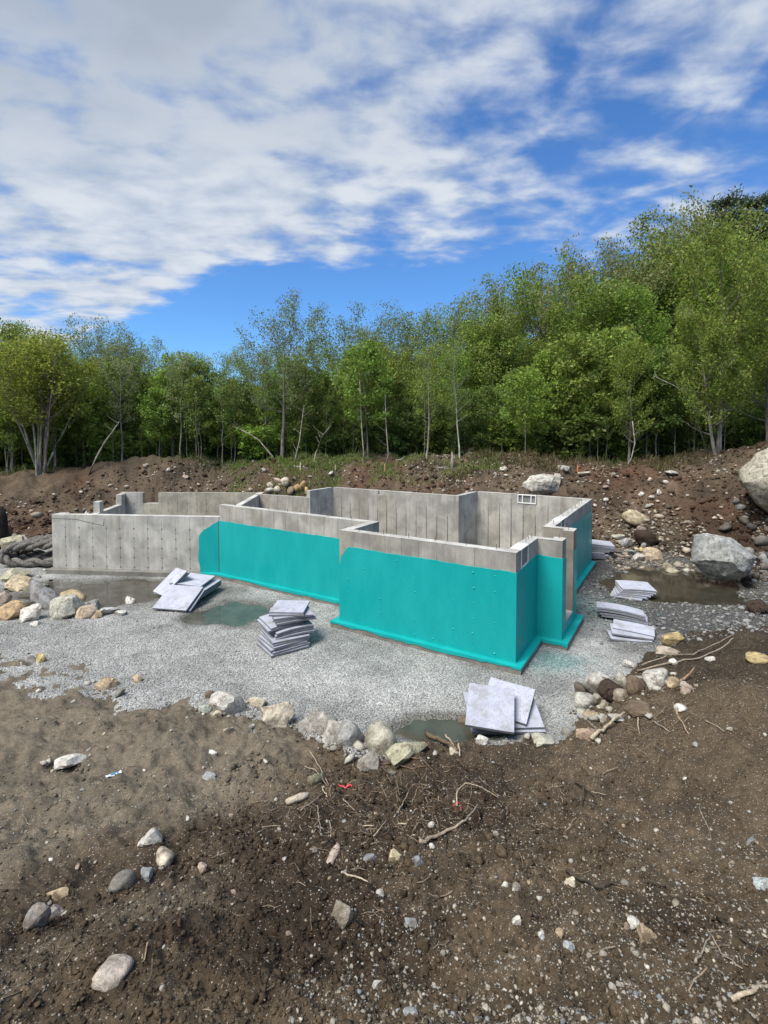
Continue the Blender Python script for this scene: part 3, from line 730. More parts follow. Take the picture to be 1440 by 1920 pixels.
stack(6, (c3[0], c3[1] + .15, ZF + .03), [(-.26, -.10, -30, 0, 0, 0, (.90, .6), 0), (-.12, .0, -22, 1, 0, .02, (.92, .65), 0), (-.02, .04, -18, 1, 0, .03, (.95, .7), 0),
      (.06, .10, -14, 2, 1, .03, (.95, .75), 0), (.12, .14, -12, 2, 1, .04, (1.0, .8), 0), (.16, .20, -10, 2, 1, .04, (1.0, .85), 0)], 'of the fan nearest the boulder', g3, .036)
g4 = 'boards of the two low heaps on the right gravel'
c4 = at_z(1172, 1156, 0.0)
stack(4, (c4[0], c4[1] + .15, ZF + .06), [(.08, .05, -26, 0, 3, .05, (1.15, .6), 0), (.05, .08, -25, 0, 3, .06, (1.18, .6), 0), (.0, .10, -24, -3, 4, .07, (1.2, .62), 0), (-.02, .12, -23, -4, 4, .07, (1.2, .62), 0)], 'of the long bowed heap on the right', g4, .045)
c4 = at_z(1184, 1184, 0.0)
stack(4, (c4[0], c4[1], ZF + .02), [(-.10, -.08, -12, 2, 0, -.03, (.95, .5), 0), (.12, .04, -22, 2, 0, .0, (.75, .55), 0), (.0, .02, -18, 6, 2, .0, (.95, .55), 0), (.12, .14, -27, 7, 3, .02, (.95, .5), 0)], 'of the low heap beside yellow stones', g4, .042)
g6 = 'boards stacked behind the far teal corner'
c6 = at_z(1118, 1038, 0.05)
stack(7, (c6[0] - .05, c6[1] + .1, ZF + .05), [(.0, 0, -8, 0, 0, 0, (.8, .7), 0), (.06, 0, -8, 0, 0, 0, (.85, .7), 0), (-.05, .05, -10, 0, 0, 0, (.8, .7), 0),
      (.12, .25, -14, 0, 0, 0, (1.0, .9), 0), (.20, .25, -15, 0, 3, .0, (1.15, .9), 0), (.24, .25, -15, 0, 3, .0, (1.15, .9), 0), (.27, .3, -15, 0, 4, .0, (1.15, .95), 0)], 'behind the far teal corner', g6, .07)

# ------------------------------------------------------------------ rocks
def _ico(sub):
    import bmesh
    bm = bmesh.new(); bmesh.ops.create_icosphere(bm, subdivisions=sub, radius=1)
    v = np.array([x.co[:] for x in bm.verts]); f = np.array([[q.index for q in p.verts] for p in bm.faces]); bm.free(); return v, f
ICO = {k: _ico(k) for k in (1, 2, 3, 4)}
def rock_mesh(seed, sub=3, ang=True, rough=.03, nplanes=None):
    rg = np.random.default_rng(seed); v, f = ICO[sub]
    n = rg.normal(size=(nplanes or (rg.integers(9, 14) if ang else 16), 3)); n /= np.linalg.norm(n, axis=1)[:, None]
    h = rg.uniform(.52, 1.0, len(n)) if ang else rg.uniform(.7, 1., len(n))
    q = np.clip(v @ n.T, 0, None) / h; p = 60 if ang else 8
    r = (q ** p).sum(1) ** (-1 / p); r = np.minimum(r, 1.35)
    for k in range(3):
        w = rg.normal(size=3) * (2.2 + 2.6 * k); r = r * (1 + rough / (1 + .5 * k) * np.sin(v @ w + rg.uniform(0, 6)))
    V = v * r[:, None]; lo, hi = V.min(0), V.max(0); V = (V - (lo + hi) / 2) / (hi - lo)
    return V, f
def rock_obj(name, seed, dims, loc, rz, tilt, col, sub=3, ang=True, rough=.03, mat='rock'):
    V, f = rock_mesh(seed, sub, ang, rough); me = mesh_np(name, V * np.array(dims), f, M[mat], not ang or sub > 2)
    if ang and sub > 2:
        try: me.set_sharp_from_angle(angle=R(24))
        except Exception: pass
    o = link(bpy.data.objects.new(name, me)); o.location = loc; o.rotation_euler = (tilt[0], tilt[1], rz); o.color = (*col, 1); return o
CR = (.50, .44, .34); PALE = (.46, .44, .39); GR = (.33, .325, .31); TAN = (.40, .31, .20); YEL = (.45, .35, .17); ORG = (.40, .26, .12); DK = (.105, .09, .075)
BLU = (.27, .285, .285); WHT = (.58, .55, .49); BRN = (.17, .125, .085); PNK = (.46, .36, .29); BLK = (.06, .056, .052); MOS = (.33, .32, .22)
rocks = [  # centre px, width px, height px, kind, colour, label
 (518,1342,62,60,'a',CR,'cream angular boulder with dark underside at the gravel edge'), (422,1320,74,40,'a',PALE,'wide pale boulder half buried where mud meets gravel, left of the cream one'),
 (482,1316,36,24,'a',CR,'small cream rock wedged between the two pale edge boulders'), (596,1348,74,62,'a',(.36,.34,.30),'grey tan broken boulder at the gravel edge, rusty patch on top'),
 (622,1372,46,58,'a',PALE,'pale split slab beside the grey pointed block'), (657,1374,58,66,'a',GR,'grey pointed block leaning up from the mud edge'),
 (714,1388,62,62,'r',(.36,.34,.27),'rounded beige boulder above a dark hollow'), (766,1406,82,34,'a',MOS,'flat mossy rock with white rim at the mud edge'),
 (690,1424,46,44,'a',(.30,.28,.24),'sunken grey rock below the rounded beige boulder'), (396,1300,24,22,'r',BRN,'dark brown stone lying alone on the gravel edge'),
 (388,1328,32,16,'a',(.40,.42,.36),'greenish white flat stone at the gravel edge'), (405,1337,22,13,'a',CR,'small cream chip beside the greenish flat stone'),
 (198,1283,36,28,'a',TAN,'tan wedge shaped rock on the left mud edge'), (256,1273,20,18,'a',TAN,'small tan rock beside a dark clod at the gravel'),
 (75,1235,24,20,'a',YEL,'orange yellow chip of rock on the far left gravel edge'), (58,1238,22,18,'a',GR,'pale grey stone touching the orange yellow chip'),
 (128,1428,58,32,'a',WHT,'whitish slab on the left mud slope'), (428,1373,20,16,'a',CR,'cream pebble block below the half buried boulder'), (399,1411,18,12,'a',WHT,'little white triangular stone on mud right of centre left'),
 (392,1456,26,16,'a',BLU,'bluish grey stone right of the white wrapper'), (280,1567,44,32,'a',PALE,'pale blocky stone among gravelly mud at left'), (303,1611,50,44,'r',CR,'beige egg shaped cobble on the left mud'),
 (228,1656,46,36,'r',(.17,.16,.14),'dark grey cobble left of the bluish stone'), (273,1641,26,22,'a',BLU,'bluish stone tucked beneath the beige egg cobble'), (378,1630,20,20,'a',PNK,'small pinkish stone right of the beige egg cobble'),
 (108,1670,42,24,'a',TAN,'flat tan shard on mud above the black and white rock'), (66,1716,50,62,'a',(.24,.22,.20),'dark broken rock with white rim at lower left'), (104,1706,46,36,'a',(.28,.26,.25),'smaller rim of broken dark rock at lower left'),
 (207,1833,72,36,'r',(.38,.33,.28),'long whitish pink rock near the bottom left'), (640,1712,54,62,'a',(.30,.27,.21),'tan slab set upright in the mud at lower centre'), (741,1604,30,36,'a',(.52,.45,.28),'yellow cream stone on dark mud in the middle'),
 (693,1608,28,20,'a',(.22,.23,.24),'grey slate shard left of the yellow cream stone'), (588,1600,18,15,'a',BLU,'small bluish white stone left of the bark strip'), (1218,1745,42,48,'a',TAN,'tan three sided stone at lower right'),
 (1189,1727,30,20,'r',WHT,'white oval stone touching the tan three sided stone'), (1176,1740,12,18,'r',PNK,'small pinkish pebble below the white oval stone'), (1065,1778,30,24,'a',BLU,'blue grey angular stone at lower right'),
 (1050,1752,18,22,'a',TAN,'small tan stone above the blue grey angular stone'), (970,1661,20,26,'a',WHT,'white leaf shaped stone right of centre bottom'), (947,1657,16,14,'r',PALE,'round pale pebble left of the white leaf shaped stone'),
 (1070,1655,22,22,'a',CR,'cream stone at the end of a dark root'), (1428,1653,46,46,'a',(.42,.48,.47),'ragged bluish white slab cut by the right frame edge'), (1410,1576,24,18,'a',BLU,'blue grey flat stone near the right edge'),
 (968,1729,18,26,'a',WHT,'white upright stone at lower centre right'), (772,1733,26,22,'a',BLU,'bluish grey shard at lower centre'), (713,1672,16,18,'r',PALE,'round pale stone above the upright tan slab'), (708,1855,24,18,'a',WHT,'white flat stone near the bottom centre'),
 (770,1903,30,26,'a',BLU,'bluish rough stone at the bottom edge'), (1018,1751,18,12,'r',WHT,'white oblong pebble left of the small tan stone'), (785,1615,22,22,'a',BLU,'grey blue shard right of the yellow cream stone'), (809,1547,14,14,'r',PALE,'pale pebble below the forked grey stick'), (811,1587,14,13,'a',WHT,'white pebble left of the thick grey stick'),
 (930,1561,14,12,'r',WHT,'white pebble right of the thick grey stick'), (1150,1850,16,20,'r',PALE,'pale oval pebble near the bottom right'),
 (1125,1285,58,50,'r',PALE,'big pale cobble in the cluster at the gravel corner'), (1100,1316,44,32,'r',PALE,'flat veined cobble at the left of the cobble cluster'), (1168,1275,28,38,'r',(.38,.36,.30),'upright cobble behind the big pale one'), (1193,1284,40,46,'r',BRN,'muddy brown cobble in the middle of the cluster'),
 (1232,1274,54,34,'r',PALE,'long pale cobble at the right of the cluster'), (1264,1280,28,20,'a',TAN,'tan rock next to the long pale cobble'), (1168,1300,36,26,'r',(.30,.26,.20),'muddy oval cobble below the upright one'), (1132,1318,24,30,'a',CR,'cream wedge under the big pale cobble'),
 (1090,1290,22,24,'r',DK,'dark stone at the left end of the cobble cluster'), (1134,1345,20,14,'r',PALE,'small oval cobble below the cluster'), (1157,1347,26,10,'a',PALE,'flat stone right of the small oval cobble'), (1108,1340,30,16,'a',TAN,'tan rock slab above the muddy corner rock'), (1102,1374,40,32,'a',(.34,.25,.18),'muddy pinkish rock at the gravel corner'),
 (1278,1328,24,14,'r',WHT,'white oval stone on the right mud'), (1290,1291,24,22,'a',PNK,'pinkish pale stone at the tip of the brown root'), (1263,1203,40,24,'a',YEL,'yellow smooth rock at the edge of the right gravel'), (1252,1222,48,26,'a',(.40,.34,.26),'tan rock just below the yellow smooth one'),
 (1184,1246,28,20,'a',WHT,'white blocky stone left of the long twig'), (1263,1241,16,12,'r',WHT,'white pebble under the long twig'), (1332,1236,18,12,'a',WHT,'white stone beside the long twig tip'), (1424,1236,42,18,'r',YEL,'yellow oval rock near the right edge'),
 (1205,1330,60,26,'a',BRN,'long brown boulder buried in the right mud'), (1018,1383,44,20,'a',(.38,.37,.30),'pale flat rock right of the slumped boards'), (868,1354,20,26,'r',BRN,'dark stone left of the slumped boards'), (904,1388,26,16,'a',WHT,'white stone in front of the slumped boards'), (852,1408,24,14,'a',CR,'cream stone beside the dark log at the puddle'),
 (18,1147,60,42,'a',(.42,.30,.17),'orange tan block at the far left rubble'), (50,1152,42,38,'a',WHT,'pale three sided rock right of the orange tan block'), (120,1142,58,48,'a',(.46,.45,.37),'big pale boulder by the left puddle'), (132,1124,54,24,'r',(.40,.32,.18),'ochre curved rock behind the big pale boulder'),
 (160,1148,42,28,'r',(.48,.38,.28),'peach round rock right of the big pale boulder'), (174,1133,38,26,'a',GR,'grey wedge rock at the end of the left puddle'), (180,1153,22,16,'a',TAN,'tan rock right of the peach round one'), (88,1125,30,28,'a',(.48,.38,.20),'yellow rock behind the grey log rock'), (79,1101,24,14,'a',MOS,'mossy rock above the grey log rock'),
 (26,1080,50,26,'a',(.42,.40,.28),'greenish tan long block on the left rubble'), (34,1098,56,26,'a',(.46,.38,.25),'tan long slab under the greenish block'), (243,1126,18,18,'a',WHT,'white upright stone by the left puddle'), (202,1146,36,16,'a',(.50,.50,.47),'whitish flat rock right of the grey wedge'), (224,1151,22,11,'a',WHT,'small white rock at the end of the left rubble'),
 (6,1122,30,30,'a',PNK,'pinkish rock at the left frame edge'), (22,1022,44,34,'a',(.36,.34,.24),'mossy tan boulder behind the tyre mat'), (42,1015,30,24,'a',PALE,'pale boulder leaning on the mossy tan one'), (8,1000,24,36,'a',BRN,'brown boulder at the left frame edge'), (65,1170,20,10,'a',WHT,'white chip in front of the orange tan block'),
 (1358,1050,122,94,'a',(.30,.31,.29),'large grey boulder standing in the right puddle'), (1194,971,52,26,'r',(.47,.40,.26),'yellowish rounded boulder on the right bank'), (1223,1041,36,28,'a',(.44,.35,.24),'tan notched rock beside the right gravel'), (1198,1047,22,18,'a',WHT,'white rock left of the tan notched one'),
 (1179,1036,26,12,'a',(.40,.42,.39),'long pale shard beside the white rock'), (1175,1022,28,18,'a',GR,'grey block with pale right face on the far gravel edge'), (1160,1011,24,12,'a',(.46,.44,.36),'pale flat rock right of the far board stack'), (1150,1032,34,13,'a',DK,'dark rubble rock at the far gravel edge'), (1210,1022,15,14,'a',GR,'small grey rock above the tan notched one'),
 (1203,1032,13,10,'r',YEL,'small yellow stone above the white rock'), (1205,997,22,14,'r',(.24,.18,.15),'purplish brown stone below the yellowish boulder'), (1262,1073,26,10,'r',(.40,.36,.27),'flat stone in the right puddle'), (1256,1063,20,12,'a',(.34,.30,.22),'stone on the brink of the right puddle'), (1290,1073,14,10,'r',PALE,'pale stone left of the large grey boulder'),
 (1203,930,12,10,'a',WHT,'white stone high on the right bank'), (1236,926,11,13,'a',WHT,'white pointed stone high on the right bank'), (1259,889,28,9,'a',PALE,'long pale rock on the crest of the right bank'), (1219,901,10,8,'a',PNK,'pinkish stone under the right crest'), (1250,905,12,8,'a',WHT,'white oval stone under the long crest rock'),
 (1010,909,72,38,'a',(.48,.46,.40),'broad white grey rock ledge behind the plastic window frame'), (1044,905,18,34,'a',(.46,.42,.35),'upright pale slab right of the broad rock ledge'), (1057,881,24,12,'a',PALE,'pale rock on the crest above the ledge'), (1096,889,24,8,'a',CR,'cream rock at the foot of the orange stake'), (942,881,26,9,'a',WHT,'white flat rock on the grassy crest'),
 (507,913,16,13,'a',CR,'cream block at the left of the broken ledge'), (521,905,18,11,'a',(.55,.45,.36),'upper pink cream block of the broken ledge'), (535,908,16,18,'a',CR,'tall cream block in the middle of the broken ledge'), (506,924,16,12,'a',PALE,'lower left block of the broken ledge'), (520,925,16,13,'a',CR,'lower middle block of the broken ledge'),
 (545,922,14,16,'a',(.26,.20,.13),'brown block of the broken ledge'), (557,921,14,16,'a',ORG,'orange block of the broken ledge'), (568,914,16,22,'a',ORG,'tall orange block at the right of the broken ledge'), (576,922,11,18,'a',YEL,'yellow block against the wall at the broken ledge'),
]
for i, (px, py, w, h, kd, col, lab) in enumerate(rocks):
    p = hit(px, py + .30 * h); d = p[1]; k = d / F_PX
    if py > 1590 and w > 40: w, h = w * .9, h * .8
    if w >= 34 and 1270 < py < 1430: w, h = w * 1.02, h * 1.04
    Wd, Hd = w * k, h * k / .93
    nm = 'boulder' if w * k > .55 else 'stone'
    big = w >= 50
    dp = Wd * random.uniform(.75, 1.0) if kd == 'r' else Wd * random.uniform(.65, .95)
    hz = max(.35 * Wd, Hd * (1.0 if Hd > .5 * Wd else .95))
    o = rock_obj(nm, 1000 + i, (Wd, dp, hz), (0, 0, 0), random.uniform(-.35, .35), (random.uniform(-.15, .15), random.uniform(-.15, .15)), col, 4 if w > 90 else (3 if w >= 18 else 2), kd == 'a', .035 if big else .025)
    yy = p[1] + .12 * dp
    o.location = (p[0], yy, tz(p[0], yy) + hz * (.22 if py < 1260 else (.10 if py < 1450 else .02)))
    tag(o, lab, 'boulder' if nm == 'boulder' else 'stone')
def hull_rock(sil, depth, size, seed, rough=.035):
    import bmesh
    rg = np.random.default_rng(seed); bm = bmesh.new()
    for k, (yy, sc_) in enumerate(((0, 1), (-.55, .74), (.6, .72), (-.9, .36), (.95, .4))):
        for x_, z_ in sil: bm.verts.new((x_ * sc_ * rg.uniform(.92, 1.08) - .05 * yy, yy * depth * rg.uniform(.9, 1.1), z_ * sc_ * rg.uniform(.92, 1.08) + .08 * (yy < 0)))
    r_ = bmesh.ops.convex_hull(bm, input=list(bm.verts)); bmesh.ops.delete(bm, geom=[v for v in bm.verts if not v.link_faces], context='VERTS')
    bmesh.ops.subdivide_edges(bm, edges=list(bm.edges), cuts=4, use_grid_fill=True); bmesh.ops.triangulate(bm, faces=list(bm.faces))
    V = np.array([v.co[:] for v in bm.verts]); f = np.array([[v.index for v in p.verts] for p in bm.faces]); bm.free()
    q = V.copy()
    for k in range(5):
        w = rg.normal(size=3) * (2.5 + 3.2 * k); dirs = rg.normal(size=3); V = V + rough / (1 + .6 * k) * np.abs(np.sin(q @ w + rg.uniform(0, 6)))[:, None] * dirs
    me = mesh_np('boulder', V * size, f, M['rock'], True)
    me.set_sharp_from_angle(angle=R(28)); return me
for o_ in list(C.objects):
    if o_.get('label', '').startswith('large grey boulder standing'):
        o_.data = hull_rock([(-.98,-.10),(-.80,.30),(-.70,.86),(-.52,.90),(.20,.66),(.70,.28),(.92,.02),(.62,-.66),(.10,-.92),(-.36,-.86),(-.72,-.42)], .8, 1.13, 5)
        o_.scale = (1, 1, .86); o_.rotation_euler = (0, 0, .1); o_.location = (*at_y(1358, 1046, 16.9)[:2], at_y(1358, 1046, 16.9)[2]); o_.color = (.34, .35, .33, 1)
    if o_.get('label', '').startswith('broad white grey rock ledge'):
        p_ = at_y(1012, 908, o_.location[1]); o_.data = hull_rock([(-1,-.5),(-.9,.1),(-.5,.45),(.1,.55),(.7,.45),(1,.2),(1,-.6),(0,-.8)], .7, 1.0, 8, .07); o_.scale = (1, 1, 1); o_.rotation_euler = (0, 0, .2); o_.location = tuple(p_)
# the huge boulder perched on the right bank
o = link(bpy.data.objects.new('boulder', hull_rock([(-1,.0),(-.88,.35),(-.55,.66),(-.35,.88),(.3,1.0),(.9,.7),(1.1,0),(.8,-.8),(.2,-1.05),(-.2,-.85),(-.6,-.45),(-.82,-.28)], .85, 1.68, 21, .05)))
o.location = tuple(at_y(1474, 903, 19.4)); o.rotation_euler = (0, 0, .1); o.color = (.42, .39, .31, 1)
tag(o, 'huge pale boulder perched on the right bank, cut by the frame edge', 'boulder')
# grey log shaped rock in the left rubble
o = rock_obj('stone', 402, (1.75, .62, .55), (0, 0, 0), -.55, (.1, .28), (.25, .25, .25), 4, False, .06)
p = hit(72, 1140); o.location = (p[0], p[1] + .2, p[2] + .28); tag(o, 'dark grey log shaped rock slanting across the left rubble', 'boulder')

# shared shapes for the lesser stones
PROTO = []
for k in range(14):
    V, f = rock_mesh(300 + k, 2, k % 2 == 0, .04); PROTO.append(mesh_np('stone', V, f, M['rock'], k % 2 == 1))
USED = set()
MARKS = [(518,1342,'the cream angular boulder'),(657,1374,'the grey pointed block'),(714,1388,'the rounded beige boulder'),(766,1406,'the flat mossy rock'),(198,1283,'the tan wedge rock'),(128,1428,'the whitish slab'),(213,1455,'the white wrapper'),
 (392,1456,'the bluish grey stone'),(303,1611,'the beige egg cobble'),(228,1656,'the dark grey cobble'),(66,1716,'the dark broken rock'),(207,1833,'the long whitish pink rock'),(640,1712,'the upright tan slab'),(741,1604,'the yellow cream stone'),
 (648,1482,'the orange tape scrap'),(857,1518,'the pink tape loop'),(850,1562,'the thick grey stick'),(1218,1745,'the tan three sided stone'),(1065,1778,'the blue grey angular stone'),(970,1661,'the white leaf shaped stone'),(1070,1655,'the long dark root'),
 (1428,1653,'the ragged bluish slab'),(1410,1576,'the blue grey flat stone'),(772,1733,'the bluish grey shard'),(713,1672,'the round pale stone'),(708,1855,'the white flat stone'),(770,1903,'the rough bluish stone'),(1110,1490,'the black root stub'),
 (1278,1328,'the white oval stone'),(1275,1352,'the brown stick'),(1205,1330,'the long brown boulder'),(1102,1374,'the muddy pinkish rock'),(1405,1875,'the bottom right pale stick'),(1320,1790,'the thin bent twig'),(625,1614,'the bark strip'),(1320,1560,'the thin curved stem'),(1424,1236,'the yellow oval rock'),(968,1368,'the slumped boards')]
BMARKS = [(60,905,'the left bank crest'),(25,1000,'the mossy tan boulder'),(20,965,'the charred stump'),(178,950,'the wall pillar'),(245,930,'the concrete stub by the wall notch'),(280,935,'the notch in the garage wall'),(295,872,'the left dirt mound top'),(400,905,'the garage rear wall'),(540,915,'the broken ledge'),(640,900,'the rear wall corner'),(760,905,'the long rear wall'),(880,905,'the wall jog'),(942,881,'the white crest rock'),(1010,908,'the broad white grey ledge'),(1083,888,'the orange stake'),(1194,971,'the yellowish boulder'),(1236,926,'the white pointed stone'),(1259,889,'the long crest rock'),(1358,1040,'the large grey boulder'),(1395,905,'the perched boulder'),(1110,950,'the far teal corner')]
def tone_word(c):
    r_, g_, b_ = c
    if r_ < .12: return 'dark'
    if b_ / r_ > .86: return 'grey'
    return 'white' if r_ > .52 and b_ / r_ > .8 else ('tan' if b_ / r_ < .62 else ('pinkish' if g_ / r_ < .81 else ('cream' if b_ / r_ < .72 else 'pale')))
def spot(px, py, marks, n=3):
    out = []
    for d_, mx, my, nm in sorted((math.hypot(px - m[0], py - m[1]), *m) for m in marks)[:n]:
        dx, dy = px - mx, py - my
        a_ = ('right of' if dx > 0 else 'left of') if abs(dx) > 1.6 * abs(dy) else (('below' if dy > 0 else 'above') if abs(dy) > 1.6 * abs(dx) else (('below and ' if dy > 0 else 'above and ') + ('right of' if dx > 0 else 'left of')))
        out.append((('just ' if d_ < 26 else ('well ' if d_ > 75 else '')) + a_, nm))
    return out
def name_it(first, px, py, marks, fallback, group):
    # a label no other thing carries, from what stands nearest; if none is free the thing shares its group's label
    for a_, nm in spot(px, py, marks):
        for f in first:
            lab = f'{f} {a_} {nm}'
            if lab not in USED and 4 <= len(lab.split()) <= 16: USED.add(lab); return lab
    return fallback
def small_stone(px, py, wpx, col, label, group, sink=.22, flat=(.5, .8), marks=None, lim=10.):
    p = hit(px, py); w = wpx * p[1] / F_PX
    o = link(bpy.data.objects.new('stone', random.choice(PROTO)))
    o.scale = (w, w * random.uniform(.6, 1), w * random.uniform(*flat)); o.rotation_euler = (random.uniform(-.4, .4), random.uniform(-.4, .4), random.uniform(0, 6.28))
    o.location = (p[0], p[1], p[2] + o.scale[2] * (.5 - sink)); o.color = (*col, 1)
    if marks:
        tw = tone_word(col); sz_ = 'little' if wpx < lim else 'fist sized' if marks is MARKS else 'large'
        label = name_it([f'{sz_} {tw} stone', f'{tw} {"rounded" if o.data.polygons[0].use_smooth else "angular"} stone'], px, py, marks, label, group)
    return tag(o, label, 'stone', group)
def in_mud(px, py):
    edge = np.interp(px, [0, 130, 300, 480, 640, 820, 1000, 1090, 1120, 1250, 1440], [1265, 1285, 1325, 1385, 1430, 1425, 1405, 1400, 1340, 1250, 1215]); return py > edge + 6
cnt = 0
while cnt < 76:
    px, py = random.uniform(5, 1435), random.uniform(1240, 1915)
    if not in_mud(px, py): continue
    c = random.choice([WHT, PALE, CR, PNK, WHT, TAN]); w = random.uniform(7, 12)
    small_stone(px, py, w, np.array(c) * random.uniform(.6, .95), 'small pale stone scattered on the brown mud slope in front', 'pale stones strewn over the near mud', marks=MARKS, sink=.42); cnt += 1
cnt = 0
while cnt < 58:                                            # stones in the rear banks
    px = random.uniform(0, 1380); py = random.uniform(872, 1010)
    top = np.interp(px, [0, 130, 260, 320, 400, 560, 860, 1200, 1400], [918, 900, 878, 876, 902, 888, 892, 902, 872])
    bot = np.interp(px, [0, 95, 100, 230, 470, 580, 640, 1110, 1115, 1200, 1380], [1000, 1000, 955, 925, 922, 915, 908, 925, 985, 1000, 975])
    if not top < py < bot: continue
    small_stone(px, py, random.uniform(5, 12), np.array(random.choice([CR, WHT, PALE, PNK, CR])) * random.uniform(.75, 1.0), 'small pale stone bedded in the earth bank behind the foundation', 'pale stones in the rear earth bank', .3, marks=BMARKS, lim=8.5); cnt += 1
cnt = 0
while cnt < 36:                                            # dark wet rubble under the perched boulder
    px, py = random.uniform(1322, 1440), random.uniform(938, 1092)
    if px < 1395 and py > 1000: continue
    if px + (py - 940) * .35 < 1372: continue
    c = random.choice([BLK, DK, DK, (.22, .22, .21), (.15, .14, .13)])
    small_stone(px, py, random.uniform(9, 26), np.array(c), 'dark wet broken rock heaped beneath the perched boulder', 'dark rubble under the perched boulder', .2, (.5, .9)); cnt += 1
cnt = 0
while cnt < 24:                                            # rubble along the left of the pit
    px, py = random.uniform(0, 95), random.uniform(1040, 1135)
    small_stone(px, py, random.uniform(6, 15), np.array(random.choice([GR, PALE, DK, TAN, (.26, .25, .24)])), 'small broken stone in the rubble left of the bare wall', 'rubble left of the bare wall', .2); cnt += 1

# ------------------------------------------------------------------ loose stuff on the ground: chips, pebbles, clods
def rand_rot(n, rg):
    q = rg.normal(size=(n, 4)); q /= np.linalg.norm(q, axis=1)[:, None]; w, x, y, z = q.T
    return np.stack([np.stack([1-2*(y*y+z*z), 2*(x*y-z*w), 2*(x*z+y*w)], -1), np.stack([2*(x*y+z*w), 1-2*(x*x+z*z), 2*(y*z-x*w)], -1),
                     np.stack([2*(x*z-y*w), 2*(y*z+x*w), 1-2*(x*x+y*y)], -1)], 1)
OCT_V = np.array([[1,0,0],[-1,0,0],[0,1,0],[0,-1,0],[0,0,1],[0,0,-1]], float)
OCT_F = np.array([[0,2,4],[2,1,4],[1,3,4],[3,0,4],[2,0,5],[1,2,5],[3,1,5],[0,3,5]])
def scatter(name, x, y, size, col, mat, proto='oct', sink=.25, flat=.7, smooth=False, seed=1, jag=.32):
    rg = np.random.default_rng(seed); n = len(x)
    pv, pf = (OCT_V, OCT_F) if proto == 'oct' else ICO[1]
    k = len(pv); Rm = rand_rot(n, rg)
    jit = 1 + rg.uniform(-jag, jag, (n, k, 1)); v = pv[None] * jit
    v = v * np.stack([np.ones(n), rg.uniform(.6, 1, n), rg.uniform(.45, .9, n)], -1)[:, None]
    v = np.einsum('nij,nkj->nki', Rm, v); v[:, :, 2] *= flat; v *= (size * .5)[:, None, None]
    z = terrain(x, y)
    v += np.stack([x, y, z + size * (.5 - sink) * flat * .75], -1)[:, None]
    f = (pf[None] + (np.arange(n) * k)[:, None, None]).reshape(-1, 3)
    me = mesh_np(name, v.reshape(-1, 3), f, mat, smooth, np.repeat(col, k, 0))
    return tag(link(bpy.data.objects.new(name, me)), kind='stuff')
def polar(n, r0, r1, half, pw=0.):
    """points spread evenly over distance in log scale (pw = 0) within +-half degrees"""
    r = np.exp(RNG.uniform(math.log(r0), math.log(r1), n)); a = np.radians(RNG.uniform(-half, half, n)); return r * np.sin(a), r * np.cos(a)
def keep(x, y, lo, hi):
    s = soilness(x, y, t_base(x, y)); m = (s >= lo) & (s <= hi); return x[m], y[m]
x, y = polar(150000, 6.5, 26, 45); x, y = keep(x, y, 0, .55)
m = (puddle_d(x, y) > .98) | ((puddle_d(x, y) > .9) & (RNG.random(len(x)) < .3)); x, y = x[m], y[m]
sz = RNG.gamma(3, .0065, len(x)) + .007 + np.where(x > 6, RNG.gamma(1.2, .018, len(x)), 0)
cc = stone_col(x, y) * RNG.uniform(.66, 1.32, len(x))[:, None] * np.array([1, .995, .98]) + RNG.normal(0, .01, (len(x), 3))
scatter('gravel', x, y, sz, np.clip(cc, .02, .7), M['chips'], 'oct', .25, .7, seed=11)
x, y = polar(38000, 2.3, 10.8, 48); x, y = keep(x, y, .35, 1)
sz = RNG.gamma(1.4, .0082, len(x)) + .005
dens = fbm(x, y, .9, 3, 201) + .06 + .25 * np.clip((x - .2) / 2, -.35, .8) - .30 * np.exp(-((x + 1) ** 2 / 6 + (y - 4.6) ** 2 / 3)); m = RNG.uniform(-.45, .35, len(x)) < dens; x, y, sz = x[m], y[m], sz[m]
base = np.array([[.40, .37, .31], [.30, .27, .215], [.24, .205, .155], [.34, .30, .24], [.17, .15, .125], [.27, .285, .28]])
scatter('pebbles', x, y, sz, base[RNG.integers(0, 6, len(x))] * RNG.uniform(.55, 1.05, len(x))[:, None], M['pebble'], 'ico', .46, .72, True, seed=12)
x, y = polar(30000, 17, 32, 48); x, y = keep(x, y, .6, 1); m = (y > 17) & (y < 31); x, y = x[m], y[m]
m = RNG.uniform(-.25, .35, len(x)) < 1.5 * fbm(x, y, .45, 3, 205) + .03; x, y = x[m], y[m]
scatter('bank_stones', x, y, RNG.gamma(1.9, .036, len(x)) + .025, base[RNG.integers(0, 5, len(x))] * RNG.uniform(.55, 1.15, len(x))[:, None], M['pebble'], 'ico', .35, .75, False, seed=13)
x, y = polar(64000, 2.2, 11, 48); x, y = keep(x, y, .3, 1)
m = RNG.uniform(-.6, .5, len(x)) < fbm(x, y, 1.1, 3, 211) + .45 * np.exp(-((x + .6) ** 2 / 12 + (y - 4.9) ** 2 / 4)) - .10 - .30 * np.clip((-x - .6) / 1.5, 0, 1) * np.clip((y - 3.8) / 1.2, 0, 1); x, y = x[m], y[m]
ex, ey, es = [], [], []                                # earth slumped against the stones at the edge of the gravel
for (px_, py_, w_, h_, kd_, c_, l_) in rocks:
    if w_ >= 28 and py_ > 1255:
        for k in range(26):
            q_ = hit(px_ + random.uniform(-.75, .75) * w_, py_ + random.uniform(.28, .72) * h_); ex.append(q_[0]); ey.append(q_[1]); es.append(random.uniform(.02, .07) * (1 if py_ < 1440 else .7))
